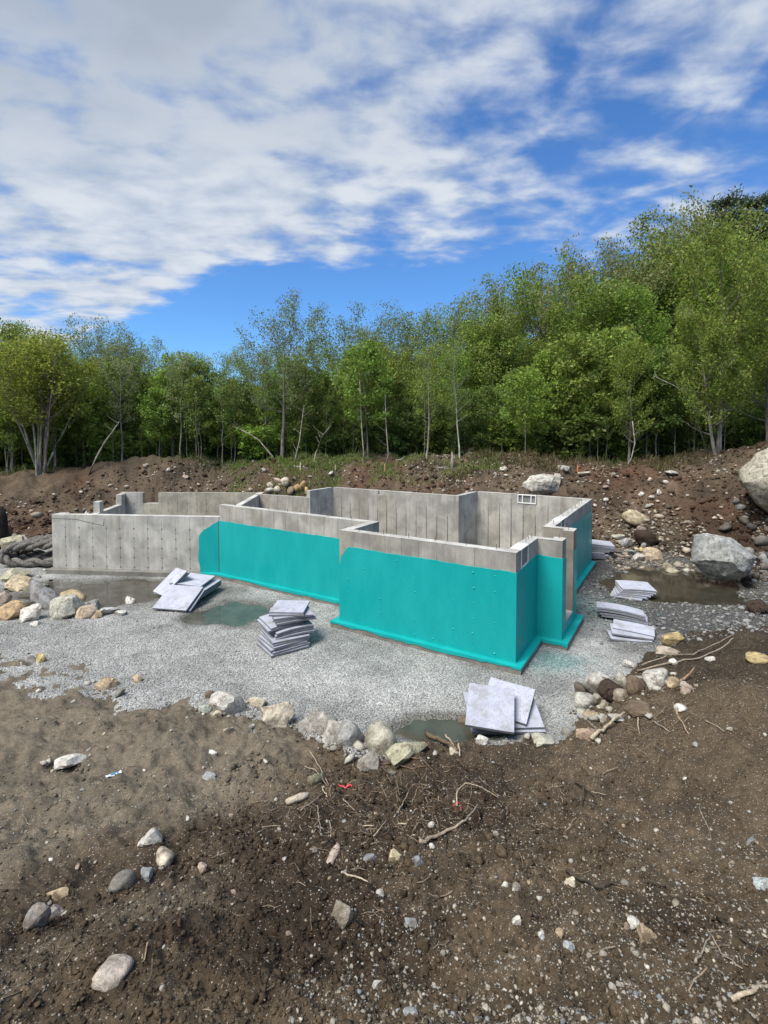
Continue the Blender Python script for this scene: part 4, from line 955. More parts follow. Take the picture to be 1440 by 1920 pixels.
cx_ = RNG.uniform(-2.2, 2.4, 3200); cy_ = RNG.uniform(4.7, 7.6, 3200); m = RNG.uniform(-.5, .4, 3200) < fbm(cx_, cy_, 1.4, 3, 231) - .1 * np.abs(cx_)
ex += list(cx_[m]); ey += list(cy_[m]); es += list(RNG.gamma(2, .016, m.sum()) + .012)
x = np.r_[x, ex]; y = np.r_[y, ey]
scatter('soil_clods', x, y, np.r_[RNG.gamma(1.25, .0105, len(x) - len(es)) + .006, es], np.clip(soil_col(x, y) * RNG.uniform(.6, 1.15, len(x))[:, None], .01, 1), M['clod'], 'ico', .34, .75, False, seed=14, jag=.55)
x, y = polar(24000, 17, 32, 48); x, y = keep(x, y, .6, 1); m = (y > 17) & (y < 31); x, y = x[m], y[m]
scatter('bank_clods', x, y, RNG.gamma(1.4, .055, len(x)) + .03, np.clip(soil_col(x, y) * RNG.uniform(.55, 1.2, len(x))[:, None], .01, 1), M['clod'], 'ico', .35, .8, False, seed=15, jag=.6)
ex, ey = [], []                                        # chips and broken pieces among the stones at the edge of the gravel
for (px_, py_, w_, h_, kd_, c_, l_) in rocks:
    if w_ >= 28 and 1255 < py_ < 1440:
        for k in range(9): q_ = hit(px_ + random.uniform(-1., 1.) * w_, py_ + random.uniform(-.3, .75) * h_); ex.append(q_[0]); ey.append(q_[1])
ex, ey = np.array(ex), np.array(ey)
scatter('stone_chips', ex, ey, RNG.gamma(1.6, .038, len(ex)) + .025, np.array([.34, .32, .27]) * RNG.uniform(.4, 1.25, len(ex))[:, None], M['chips'], 'ico', .35, .75, False, seed=18, jag=.45)
# coarse broken rock over the right-hand floor of the pit
x = RNG.uniform(5.2, 14, 5000); y = RNG.uniform(11.5, 18.5, 5000); m = (RNG.uniform(0, 1, 5000) < np.clip((x - 4.8) / 4, 0, 1)) & (puddle_d(x, y) > .95); x, y = x[m], y[m]
scatter('broken_rock', x, y, RNG.gamma(2, .03, len(x)) + .02, np.array([.14, .14, .135]) * RNG.uniform(.5, 2.1, len(x))[:, None], M['chips'], 'ico', .25, .6, False, seed=16)
# lesser rubble at the foot of the right bank
x = RNG.uniform(8.7, 13.2, 900); y = RNG.uniform(18.6, 23, 900)
scatter('bank_rubble', x, y, RNG.gamma(2, .05, len(x)) + .03, np.array([.26, .22, .17]) * RNG.uniform(.3, 1.6, len(x))[:, None], M['chips'], 'ico', .3, .6, False, seed=17)

# ------------------------------------------------------------------ sticks, roots and litter
def stick(pxs, rad, col, label, name='stick', lift=.012, cat='stick', mat='stick', group=None, sides=6, wob=.0):
    pts = []
    for i, q in enumerate(pxs):
        p = hit(q[0], q[1]); p[2] += (q[2] if len(q) > 2 else lift) + rad; pts.append(p)
    fine = []
    for i in range(len(pts) - 1):
        for t in np.linspace(0, 1, 4, endpoint=False):
            p = pts[i] * (1 - t) + pts[i + 1] * t; fine.append(p + RNG.normal(0, rad * .5 + wob, 3) * (t > 0))
    fine.append(pts[-1]); fine = np.array(fine)
    for p in fine: p[2] = max(p[2], tz(p[0], p[1]) + rad * .3)
    o0 = fine.mean(0); mb = MB(); n = len(fine)
    mb.tube([p - o0 for p in fine], [rad * (1.1 - .65 * i / n) for i in range(n)], sides)
    o = mb.build(name, M[mat], None, True); o.location = tuple(o0); o.color = (*col, 1)
    return tag(o, label, cat, group)
SB, SD, SP = (.26, .215, .165), (.06, .047, .036), (.36, .30, .22)
for pxs, rad, col, lab in [
    ([(786,1582), (815,1575), (845,1563), (872,1545), (897,1523,.08)], .020, SB, 'thick grey stick lying on the dark mud right of centre'),
    ([(857,1515), (857,1498,.08), (872,1487,.12), (902,1490,.08), (937,1502)], .009, SP, 'arched pale twig behind the pink tape loop'),
    ([(1195,1262), (1255,1246), (1310,1240), (1352,1222,.05), (1376,1207,.10)], .020, SB, 'long pale branch lying on the right mud, lower of two'),
    ([(1203,1250), (1255,1233,.05), (1300,1234,.05), (1340,1217,.08), (1374,1202,.12)], .014, SB, 'long pale branch lying on the right mud, upper of two'),
    ([(1108,1392), (1135,1374,.04), (1170,1350,.09)], .030, SP, 'stout pale stick below the cobble cluster'),
    ([(1262,1322), (1274,1352), (1291,1381)], .018, (.30,.22,.15), 'brown stick pointing down the mud below the white oval stone'),
    ([(1274,1285), (1290,1277,.06), (1302,1268,.1)], .024, (.25,.17,.10), 'short reddish brown root beside the cobble cluster'),
    ([(1223,1357), (1240,1366), (1256,1376)], .014, SB, 'short pale stick on mud right of the stout one'), ([(1196,1354,.05), (1196,1366), (1199,1379)], .012, SP, 'crooked little pale twig above the right mud'),
    ([(1322,1353), (1345,1366), (1358,1378)], .010, SB, 'thin twig on the far right mud'), ([(1083,1348), (1110,1366,.02), (1130,1384)], .010, SB, 'thin twig crossing the stout pale stick'),
    ([(581,1420,.1), (600,1446,.05), (616,1474)], .007, SP, 'thin dry stem leaning over the dark mud at centre'), ([(571,1440,.02), (592,1452,.05), (614,1476)], .006, SP, 'second thin dry stem crossing the leaning one'),
    ([(564,1526), (585,1508), (607,1491)], .010, SB, 'pale twig left of the orange tape scrap'), ([(604,1482), (608,1490), (614,1499)], .010, SP, 'stubby pale twig just under the dry stems'),
    ([(739,1537), (754,1516,.03), (768,1492,.06)], .009, SP, 'slanting pale twig in the middle of the dark mud'), ([(746,1549), (760,1548), (772,1541)], .008, SP, 'curved pale twig under the slanting one'),
    ([(643,1504), (655,1516), (669,1528)], .008, SB, 'thin twig right of the pale twig pair'), ([(595,1515), (598,1540), (601,1562)], .007, SB, 'thin upright root strand at centre left'), ([(617,1545), (621,1560), (620,1576)], .007, SB, 'thin hanging root left of centre'),
    ([(701,1575), (712,1560), (726,1544)], .008, SP, 'pale twig slanting below the dark mud patch'), ([(681,1552), (700,1555)], .007, SP, 'short flat pale twig at the centre of the mud'), ([(640,1645), (665,1651), (690,1658)], .010, SP, 'pale twig right of the bark strip'),
    ([(1371,1893), (1408,1877), (1446,1855)], .014, SP, 'pale stick at the bottom right corner'), ([(1304,1816), (1318,1790), (1333,1768,.04)], .008, SB, 'thin bent twig at lower right, left arm'), ([(1333,1768,.04), (1352,1796), (1392,1828)], .006, SB, 'thin bent twig at lower right, right arm'),
    ([(1062,1640), (1090,1656), (1130,1672), (1168,1700)], .016, SD, 'dark root lying right of the cream stone'), ([(1130,1670), (1146,1662), (1156,1668)], .014, SD, 'dark side root at the end of the long dark root'), ([(1345,1733), (1390,1768), (1445,1802)], .012, SD, 'dark root running to the right edge'),
    ([(1210,1657), (1228,1666), (1248,1672)], .012, SD, 'small dark twig on the right mud'), ([(1078,1470), (1095,1485,.05), (1112,1496)], .018, SD, 'black root stub on the right mud'), ([(1093,1483,.04), (1094,1500), (1090,1512)], .014, SD, 'black root branch under the root stub'), ([(1108,1488), (1125,1491), (1138,1494)], .008, SB, 'pale twig end poking from the black root stub'),
    ([(838,1570), (836,1600), (840,1630)], .009, SD, 'thin dark root below the thick grey stick'), ([(800,1385,.05), (830,1400,.05), (858,1413)], .040, (.13,.09,.06), 'dark wet branch at the edge of the near puddle'), ([(835,1390,.1), (848,1402,.05), (856,1410)], .012, SP, 'pale twig over the dark wet branch'),
    ([(860,1407,.1), (862,1422)], .016, SP, 'short upright peeled twig in front of the slumped boards'), ([(700,1440), (735,1436,.03), (770,1444), (800,1440)], .010, (.17,.11,.07), 'reddish root below the flat mossy rock'), ([(770,1425,.03), (790,1432,.05), (815,1450)], .009, (.17,.11,.07), 'thin curling root right of the reddish one'),
    ([(1311,1518), (1330,1560), (1333,1580)], .006, SB, 'thin curved stem on the grey right mud'), ([(165,890), (176,864), (190,842), (205,815)], .0, SB, '')][:-1]:
    stick(pxs, rad, col, lab, 'root' if ('root' in lab and 'stick' not in lab) else 'stick', cat='root' if 'root' in lab and 'stick' not in lab else 'stick')
# weathered bark pieces
def slab_px(px, py, wpx, hpx, rz, col, label, name, cat, thick=.03, mat='stick'):
    p = hit(px, py); k = p[1] / F_PX; mb = MB(); n = 7; L, Wd = wpx * k, hpx * k
    top = []; 
    for i in range(n):
        t = i / (n - 1); w = Wd * (.35 + .65 * math.sin(math.pi * (.1 + .8 * t))) * random.uniform(.75, 1.1)
        top += [((t - .5) * L, -w / 2, thick * random.uniform(.6, 1.2)), ((t - .5) * L, 0, thick * random.uniform(1.2, 1.9)), ((t - .5) * L, w / 2, thick * random.uniform(.6, 1.2))]
    bot = [(a, b, -.02) for a, b, c in top]; mb.add(top + bot, []); m = 3 * n; f = []
    for i in range(n - 1):
        for j in (0, 1): a = 3 * i + j; f += [[a, a + 3, a + 4, a + 1], [m + a, m + a + 1, m + a + 4, m + a + 3]]
        f += [[3*i, m+3*i, m+3*i+3, 3*i+3], [3*i+2, 3*i+5, m+3*i+5, m+3*i+2]]
    f += [[0, 1, m + 1, m], [1, 2, m + 2, m + 1], [3*n-3, m+3*n-3, m+3*n-2, 3*n-2], [3*n-2, m+3*n-2, m+3*n-1, 3*n-1]]
    mb.f += f; o = mb.build(name, M[mat], None, True); e = .05
    sx = (tz(p[0] + e, p[1]) - tz(p[0] - e, p[1])) / (2 * e); sy = (tz(p[0], p[1] + e) - tz(p[0], p[1] - e)) / (2 * e)
    nrm = Vector((-sx, -sy, 1)).normalized(); o.rotation_euler = (Vector((0, 0, 1)).rotation_difference(nrm).to_matrix() @ Matrix.Rotation(rz, 3, 'Z')).to_euler()
    o.location = (p[0], p[1], p[2] + .012); o.color = (*col, 1); return tag(o, label, cat)
slab_px(625, 1614, 42, 18, 1.2, (.38, .30, .25), 'pinkish strip of bark lying on the mud at lower centre', 'bark_strip', 'bark')
slab_px(558, 1505, 48, 16, .6, (.42, .36, .28), 'pale splintered wood piece left of the orange tape scrap', 'wood_splinter', 'wood')
slab_px(592, 1468, 36, 22, .9, (.16, .15, .10), 'mossy bark lump below the grey edge boulders', 'bark_lump', 'bark', .07)
# white wrapper with blue print
p = hit(213, 1455); mb = MB(); L, Wd = .20, .085
grid = [[((i / 6 - .5) * L, (j / 3 - .5) * Wd, .012 + .006 * math.sin(i * 1.7 + j) + (.012 if i == 6 else 0)) for j in range(4)] for i in range(7)]
vs = [q for r_ in grid for q in r_]; nb = len(vs); vs += [(a, b, c - .010) for a, b, c in vs]
fs = [[i * 4 + j, i * 4 + 4 + j, i * 4 + 5 + j, i * 4 + 1 + j] for i in range(6) for j in range(3)]; fs += [[nb + q for q in f[::-1]] for f in fs]
edge = [(i * 4, i * 4 + 4) for i in range(6)] + [(24 + j, 25 + j) for j in range(3)] + [(i * 4 + 7, i * 4 + 3) for i in range(5, -1, -1)] + [(j + 1, j) for j in range(2, -1, -1)]
fs += [[b, a, nb + a, nb + b] for a, b in edge]
mb.add(vs, fs); wr = mb.build('wrapper', M['paper']); wr.location = tuple(p + np.array([0, 0, .012])); wr.rotation_euler = (R(-14), R(6), R(38))
tag(wr, 'small white wrapper with blue print lying on the left mud', 'wrapper')
mb = MB(); mb.prism([(-.045, -.022), (.02, -.026), (.02, .018), (-.045, .022)], .0225, .0245); mb.prism([(.035, -.03), (.06, -.03), (.06, .03), (.035, .03)], .0225, .0245); mb.build('printed_mark', M['blue'], wr)
# orange tape scrap and pink tape loop
def ribbon(pts, w, name, label, loc):
    mb = MB(); n = len(pts); vs = []; t_ = .0015
    for i, q in enumerate(pts):
        q = np.array(q, float); d = np.array(pts[min(i + 1, n - 1)], float) - np.array(pts[max(i - 1, 0)], float); d /= np.linalg.norm(d) + 1e-9
        s_ = np.cross(d, [0, .35, 1]); s_ = s_ / (np.linalg.norm(s_) + 1e-9) * w / 2; u = np.cross(s_, d); u = u / (np.linalg.norm(u) + 1e-9) * t_
        vs += [q - s_ - u, q + s_ - u, q + s_ + u, q - s_ + u]
    fs = [[4*i+k, 4*i+(k+1) % 4, 4*i+4+(k+1) % 4, 4*i+4+k] for i in range(n - 1) for k in range(4)] + [[3, 2, 1, 0], [4*n-4, 4*n-3, 4*n-2, 4*n-1]]
    mb.add(vs, fs); o = mb.build(name, M['pink'], None, True); o.location = tuple(loc); return tag(o, label, 'tape')
p = hit(648, 1482); ribbon([(-.10, 0, .05), (-.07, .01, .03), (-.03, .0, .035), (0, -.02, .02), (.03, 0, .045), (.07, .01, .05), (.10, -.01, .03)], .045, 'marking_tape', 'scrap of orange red marking tape on the dark mud', p + np.array([0, 0, .01]))
p = hit(857, 1521); ribbon([(.045 * math.cos(a), -.01 + .012 * math.sin(2 * a), .065 + .055 * math.sin(a)) for a in np.linspace(-2.2, 3.6, 18)] , .014, 'marking_tape', 'pink loop of marking tape on an arched twig', p)
# fine twigs and rootlets too many to count
mb = MB()
for k in range(640):
    if k < 440: px, py = random.gauss(740, 170), random.gauss(1490, 62)
    elif k < 560: px, py = random.gauss(1190, 80), random.gauss(1350, 35)
    else: px, py = random.uniform(20, 1430), random.uniform(1430, 1900)
    if not in_mud(px, py) or py > 1910: continue
    p = hit(px, py); a = random.uniform(0, 6.28); L = random.uniform(.05, .22); q = p.copy(); pts = []
    for i in range(4):
        pts.append((q[0], q[1], tz(q[0], q[1]) + .006 + random.uniform(0, .02) + (.03 * i if k % 7 == 0 else 0))); a += random.uniform(-.5, .5); q = q + np.array([math.cos(a), math.sin(a), 0]) * L / 3
    mb.tube(pts, random.uniform(.002, .0062), 3, False)
tw = tag(mb.build('twig_litter', M['stick']), kind='stuff'); tw.color = (.20, .155, .11, 1)
# dark root clumps in the mud
def clump(px, py, w, label, seed):
    p = hit(px, py); k = p[1] / F_PX; e = empty('root_clump', tuple(p)); rg = random.Random(seed); wd = w * k
    V, f = rock_mesh(seed, 3, False, .12); me = mesh_np('soil_ball', V * np.array([wd, wd * .8, wd * .7]), f, M['clod'], True, np.tile([.045, .032, .024], (len(V), 1)))
    o = link(bpy.data.objects.new('soil_ball', me), e); o.location = (0, .1, wd * .2)
    for i in range(9):
        a = rg.uniform(0, 6.28); el = rg.uniform(.1, 1.1); L = wd * rg.uniform(.5, .95); mbb = MB()
        pts = [np.array([math.cos(a) * math.cos(el) * L * t + .03 * math.sin(5 * t + i), .1 + math.sin(a) * math.cos(el) * L * t, wd * .2 + math.sin(el) * L * t - .5 * L * t * t]) for t in np.linspace(.3, 1, 5)]
        mbb.tube(pts, [.012, .010, .008, .006, .003], 5); r_ = mbb.build('root', M['stick'], e, True); r_.color = (.07, .05, .036, 1)
    tag(e, label, 'root clump')
clump(1150, 1312, 54, 'dark root clump hanging over the cobble cluster', 5); clump(968, 1368, 30, 'dark root clump standing before the slumped boards', 6); clump(1425, 1150, 40, 'black root clump at the right edge of the pit', 9); clump(1215, 1020, 46, 'dark root clump at the foot of the right bank', 12)
# folded tyre blasting mat left of the bare wall
mt = tag(empty('blasting_mat', (-13.35, 19.3, -.1)), 'folded grey blasting mat of braided rubber beside the bare wall', 'mat')
path = [(1.75, .15, .22), (1.1, .0, .20), (.2, -.1, .18), (-.7, -.15, .20), (-1.15, -.1, .42), (-1.1, .0, .72), (-.6, .05, .88), (.2, .1, .92), (1.0, .2, 1.0), (1.9, .3, 1.12)]
def catm(P_, n):
    P_ = [np.array(q, float) for q in P_]; out = []
    for q in P_: q[2] *= .82
    for i in range(len(P_) - 1):
        p0, p1, p2, p3 = P_[max(i-1, 0)], P_[i], P_[i+1], P_[min(i+2, len(P_)-1)]
        for t in np.linspace(0, 1, n, endpoint=False): out.append(.5 * ((2*p1) + (-p0+p2)*t + (2*p0-5*p1+4*p2-p3)*t*t + (-p0+3*p1-3*p2+p3)*t**3))
    out.append(P_[-1]); return out
cp = catm(path, 8)
for row in range(4):
    for st in range(2):
        pts = []
        for i, q in enumerate(cp):
            ph = i * .55 + st * math.pi; pts.append(q + np.array([.03 * math.cos(ph), row * .42 + .10 * math.sin(ph) - .3, .085 * math.cos(ph)]))
        mb = MB(); mb.tube(pts, .105, 7); mb.build('braid', M['mat'], mt, True)
# dark stump at the left frame edge
st_ = tag(empty('stump', tuple(at_y(0, 1000, 21.5))), 'black charred stump at the left frame edge', 'stump')
mb = MB(); mb.tube([(0, 0, -.5), (.02, 0, .2), (.05, 0, .75), (.0, .05, 1.15)], [.34, .28, .24, .12], 9); o = mb.build('trunk', M['bark'], st_, True); o.color = (.025, .022, .02, 1)
for a in (0.3, 2.1, 3.9, 5.2):
    mb = MB(); mb.tube([(0, 0, 0), (.3 * math.cos(a), .3 * math.sin(a), -.1), (.6 * math.cos(a), .6 * math.sin(a), -.45)], [.14, .10, .05], 6); o = mb.build('root', M['bark'], st_, True); o.color = (.03, .026, .022, 1)

# ------------------------------------------------------------------ the woods
def leaf_mesh(name, pts, size, rg, slim=.55, droop=.3, var=.28):
    pts = np.asarray(pts); n = len(pts)
    a = rg.normal(size=(n, 3)); a[:, 2] -= droop; a /= np.linalg.norm(a, axis=1)[:, None]
    b = np.cross(a, rg.normal(size=(n, 3))); b /= np.linalg.norm(b, axis=1)[:, None] + 1e-9
    s = (size * rg.uniform(.6, 1.35, n))[:, None]
    v = np.stack([pts - a * s * .5, pts + b * s * .5 * slim, pts + a * s * .5, pts - b * s * .5 * slim], 1)
    t = 1 + rg.normal(0, var, n); t = np.clip(t, .45, 1.8)
    c = np.stack([t * (1 + rg.normal(0, .10, n)), t, t * (1 + rg.normal(0, .12, n))], -1)
    return mesh_np(name, v.reshape(-1, 3), np.arange(4 * n).reshape(n, 4), M['leaf'], False, np.clip(np.repeat(c, 4, 0), .2, 2.2))
def grow(mb, p, az, el, L, r, rg, segs=4, curve=.25, sides=4):
    pts = [np.array(p, float)]
    for i in range(segs):
        d = np.array([math.cos(az) * math.cos(el), math.sin(az) * math.cos(el), math.sin(el)]); pts.append(pts[-1] + d * L / segs)
        el += curve / segs + rg.normal(0, .10); az += rg.normal(0, .16)
    mb.tube(pts, [r * (1 - .8 * i / segs) for i in range(segs + 1)], sides, False); return pts
def blob(rg, n, sig):
    v = rg.normal(size=(n, 3)); v /= np.linalg.norm(v, axis=1)[:, None] + 1e-9
    return v * (rg.random(n) ** .45)[:, None] * sig * 1.75 * np.array([1, 1, .8])
def stem_tree(mb, leaves, base, H, r0, cb, nb, blen, el0, nsub, per, sig, rg, lean=(0, 0), wob=.02, shape='round', sides=7, dead=0, topclump=True):
    tr = []; off = np.zeros(2); n = 9
    for i in range(n + 1):
        t = i / n; off = off + rg.normal(0, wob * H / n * 2, 2) * (i > 0); tr.append(np.array(base) + np.array([lean[0] * t + off[0], lean[1] * t + off[1], H * t]))
    mb.tube(tr, [r0 * (1.25 if i == 0 else 1) * (1 - .86 * i / n) for i in range(n + 1)], sides, False)
    def at(t): k = min(n - 1, int(t * n)); f = t * n - k; return tr[k] * (1 - f) + tr[k + 1] * f
    ga = rg.uniform(0, 6.28)
    for i in range(nb):
        t = cb + (.97 - cb) * (i + rg.uniform(0, 1)) / nb; u = (t - cb) / (1 - cb)
        prof = {'round': math.sin(math.pi * min(1, .22 + .70 * u)) ** .7, 'cone': 1.05 - .85 * u, 'vase': .45 + .55 * u, 'dome': (.72 + .30 * u) * (1 if u < .75 else 1 - .9 * (u - .75)), 'oval': math.sin(math.pi * (.12 + .8 * u)) ** .6}[shape]
        L = blen * prof * rg.uniform(.7, 1.15); az = ga + i * 2.4 + rg.normal(0, .3); el = el0 + (.68 if shape == 'dome' else .45) * u + rg.normal(0, .12)
        bp = grow(mb, at(t), az, el, L, r0 * .34 * (1.1 - t) + .006 * H / 10, rg, 4, .35)
        if i < dead: continue
        for j in range(nsub):
            q = rg.uniform(.25, 1.0); kk = min(3, int(q * 4)); s0 = bp[kk] * (1 - (q * 4 - kk)) + bp[kk + 1] * (q * 4 - kk)
            sp = grow(mb, s0, az + rg.choice([-1, 1]) * rg.uniform(.3, 1.1), el + rg.uniform(-.1, .6), L * rg.uniform(.22, .45), .006 + .004 * H / 10, rg, 2, .3, 3)
            leaves.append(sp[-1] + blob(rg, per, sig)); leaves.append(sp[1] + blob(rg, per // 2, sig * .8))
        leaves.append(bp[-1] + blob(rg, per, sig))
    if topclump: leaves.append(tr[-1] + blob(rg, per, sig))
PT = {}
def proto(kind, k):
    if (kind, k) in PT: return PT[(kind, k)]
    rg = np.random.default_rng(abs(hash((len(kind), ord(kind[0]), k))) % 10000 + 50); mb = MB(); lv = []; ls = .17; slim = .55
    if kind == 'oak':       # tall, lacy, young leaves, dark crooked limbs
        stem_tree(mb, lv, (0, 0, 0), 8.6, .20, .38, 21, 4.9, .22, 9, 36, .42, rg, wob=.045, shape='dome'); ls = .145
    elif kind == 'maple':
        stem_tree(mb, lv, (0, 0, 0), 7.9, .13, .18, 27, 3.3, .24, 8, 42, .36, rg, wob=.025, shape='dome'); ls = .150
    elif kind == 'sapling':
        stem_tree(mb, lv, (0, 0, 0), 5.4, .045, .26, 22, 1.75, .35, 6, 22, .27, rg, wob=.03, shape='oval', sides=5); ls = .165
    elif kind == 'pole':    # thin understorey stem with a wisp of leaves
        stem_tree(mb, lv, (0, 0, 0), 6.3, .042, .30, 13, 1.4, .4, 4, 13, .28, rg, wob=.04, shape='round', sides=5); ls = .155
    elif kind == 'birch':
        stem_tree(mb, lv, (0, 0, 0), 8.5, .075, .34, 22, 1.9, .45, 6, 14, .25, rg, wob=.03, shape='oval', sides=6); ls = .13
    elif kind == 'shrub':
        for i in range(7):
            a = rg.uniform(0, 6.28); stem_tree(mb, lv, (.12 * math.cos(a), .12 * math.sin(a), 0), 2.0 * rg.uniform(.7, 1.1), .018, .12, 7, .7, .5, 3, 11, .17, rg, lean=(.75 * math.cos(a), .75 * math.sin(a)), shape='oval', sides=4)
        ls = .17
    elif kind == 'pine':
        for i in range(15):
            t = .25 + .74 * i / 14
            for q in range(5):
                L = 2.9 * (1.1 - t) + .5; bp = grow(mb, (0, 0, 15 * t), q * 1.26 + i * .8, .12, L, .035, rg, 4, .25)
                for w in range(1, 5):
                    for z in range(3): lv.append(bp[w] + rg.normal(0, .22, (16, 3)) * np.array([1, 1, .55]))
        mb.tube([(0, 0, 0), (.05, 0, 5), (0, .05, 10), (0, 0, 15.2)], [.22, .17, .10, .02], 7, False); ls = .22; slim = .28
    L_ = np.concatenate(lv)
    if kind in ('oak', 'maple', 'sapling'):
        zlo, zhi = np.percentile(L_[:, 2], [4, 99.3]); rr_ = np.percentile(np.hypot(L_[:, 0], L_[:, 1]), 96); zc = zlo + (zhi - zlo) * .52
        az_ = np.arctan2(L_[:, 1], L_[:, 0]); lobe = 1 + .13 * np.sin(3 * az_ + k) + .09 * np.sin(5 * az_ + 2.2 * k + L_[:, 2] * 1.1)
        L_ = L_[(np.hypot(L_[:, 0], L_[:, 1]) / (rr_ * lobe)) ** 2 + ((L_[:, 2] - zc) / ((zhi - zc) * np.where(L_[:, 2] > zc, 1.0, 1.3) * (.9 + .1 * lobe))) ** 2 < 1]
    if kind in ('oak', 'maple', 'sapling'):               # no bare twig ends out of the crown
        mb.v = [(v[0], v[1], v[2] if v[2] < .90 * zhi else .90 * zhi + (v[2] - .90 * zhi) * .12) for v in mb.v]
    lv = [L_]; Hh = float(np.percentile(L_[:, 2], 99.8))
    PT[(kind, k)] = (mb.mesh('trunk', M['bark'], True), leaf_mesh('crown', np.concatenate(lv), ls, rg, slim), Hh)
    return PT[(kind, k)]
LEAF = {'yellow': (.20, .26, .048), 'mid': (.195, .27, .055), 'deep': (.145, .205, .05), 'bright': (.215, .315, .056), 'sage': (.22, .27, .115), 'olive': (.185, .235, .062), 'dark': (.05, .08, .04), 'bronze': (.235, .245, .095)}
BARK = {'grey': (.20, .185, .16), 'pale': (.27, .245, .205), 'dark': (.075, .065, .055), 'white': (.42, .40, .36)}
def tree(kind, px, d, top, leaf, bark, label, group=None, k=None, wide=1., name=None, lean=0., cat='tree', py=None):
    x = (px - 720) / F_PX * d; z0 = tz(x, d) - .08
    Ht = (EYE - (top - 803) * d / F_PX) - z0 if top is not None else py
    tm, cm, Hh = proto(kind, random.randrange(4) if k is None else k)
    e = empty(name or {'oak': 'oak_tree', 'maple': 'maple_tree', 'sapling': 'young_tree', 'pole': 'young_tree', 'birch': 'birch_tree', 'shrub': 'shrub', 'pine': 'pine_tree'}[kind], (x, d, z0), random.uniform(0, 6.28))
    s = Ht / Hh; w = s * wide * random.uniform(.9, 1.1)
    if kind in ('oak', 'maple', 'pine', 'sapling', 'birch') : w = max(w, s * .8)
    e.scale = (w, w, s)
    if lean: e.rotation_euler = (0, R(lean), 0)
    t = link(bpy.data.objects.new('trunk' if kind != 'shrub' else 'stem', tm), e); c = link(bpy.data.objects.new('crown' if kind != 'shrub' else 'foliage', cm), e)
    v = random.uniform(.85, 1.15); lc = LEAF[leaf]; c.color = (lc[0] * v * random.uniform(.92, 1.08), lc[1] * v, lc[2] * v * random.uniform(.9, 1.1), 1)
    bv = random.uniform(.85, 1.15); t.color = (*[b * bv for b in BARK[bark]], 1)
    return tag(e, label, cat, group)
SKX = [-200, 0, 60, 130, 165, 195, 250, 330, 400, 445, 600, 640, 690, 760, 835, 860, 880, 930, 1000, 1040, 1100, 1150, 1180, 1240, 1330, 1400, 1440, 1640]
SKY = [585, 603, 602, 612, 636, 604, 632, 655, 660, 650, 610, 580, 592, 578, 570, 588, 542, 532, 512, 502, 468, 482, 452, 412, 388, 392, 384, 380]
def sky(px): return float(np.interp(px, SKX, SKY))
# the trees one can pick out
tree('maple', 300, 31.0, 725, 'bright', 'dark', 'bright green young maple standing behind the left dirt mound', wide=.75, k=1)
tree('birch', 228, 30.2, 640, 'sage', 'pale', 'sparse grey leaved tree with one pale trunk, left of the bright green maple', wide=1.0, k=0)
tree('birch', 338, 30.6, 655, 'sage', 'pale', 'sparse grey leaved tree right of the bright green maple', wide=1.0, k=1)
tree('birch', 322, 31.2, 690, 'sage', 'grey', 'thin grey tree close beside the sparse grey leaved one', wide=.8, k=2)
tree('oak', 528, 30.2, 552, 'sage', 'grey', 'tall slender tree with an airy crown standing above the woods at centre left', wide=.72, k=0)
tree('birch', 862, 28.2, 640, 'mid', 'white', 'white barked birch leaning left behind the long rear wall', wide=.8, k=2, lean=-5)
tree('birch', 800, 28.6, 640, 'mid', 'pale', 'forked pale birch left of the leaning white one', wide=.9, k=3)
tree('maple', 1348, 26.4, 405, 'yellow', 'grey', 'large yellow green maple at the right, straight grey trunk', wide=.80, k=2)
tree('maple', 1343, 26.0, 560, 'yellow', 'pale', 'pale trunk tree leaning left from the foot of the large right maple', wide=.55, k=3, lean=-9)
tree('oak', 1112, 40, 462, 'bronze', 'dark', 'lacy oak with dark forked limbs rising over the right woods', wide=.8, k=1)
tree('oak', 1180, 41, 452, 'bronze', 'dark', 'lacy oak just right of the dark forked one', wide=.8, k=2)
tree('oak', 1275, 42, 392, 'bronze', 'dark', 'tallest bronze oak at the upper right', wide=.9, k=3)
tree('oak', 640, 40, 574, 'olive', 'dark', 'olive crowned oak with a rounded top right of the airy tree', wide=.85, k=2)
tree('oak', 760, 43, 576, 'sage', 'dark', 'thin leaved oak behind the centre of the rear wall', wide=.9, k=3)
tree('oak', 825, 43, 566, 'sage', 'dark', 'thin leaved oak right of its twin at the centre', wide=.85, k=0)
tree('oak', 190, 41, 600, 'sage', 'dark', 'sparse crooked oak against the sky at the left', wide=.8, k=1)
tree('oak', 275, 42, 628, 'sage', 'dark', 'sparse low oak right of the crooked left one', wide=.8, k=2)
tree('oak', 930, 38, 528, 'olive', 'dark', 'broad olive oak starting the right hand rise of the woods', wide=.95, k=0)
tree('oak', 1020, 38, 505, 'mid', 'dark', 'broad green oak halfway up the right hand rise', wide=.95, k=3)
tree('pine', 1402, 44, 382, 'dark', 'dark', 'dark pine showing above the large right maple', k=0, wide=1.3)
tree('pine', 1350, 47, 380, 'dark', 'dark', 'dark pine top behind the tallest bronze oak', k=1, wide=1.2)
tree('pine', 1195, 39, 590, 'dark', 'dark', 'small dark conifer in the gap between the right oaks', k=1, wide=1.1)
tree('sapling', 985, 28.6, 690, 'bright', 'grey', 'bushy bright green young tree above the rock ledge', k=0, wide=1.2)
tree('sapling', 690, 29.5, 640, 'bright', 'grey', 'fresh green young tree at the centre of the woods edge', k=1, wide=1.0)
tree('maple', 1180, 29.5, 640, 'yellow', 'grey', 'yellow green tree above the right earth bank', k=0, wide=.8)
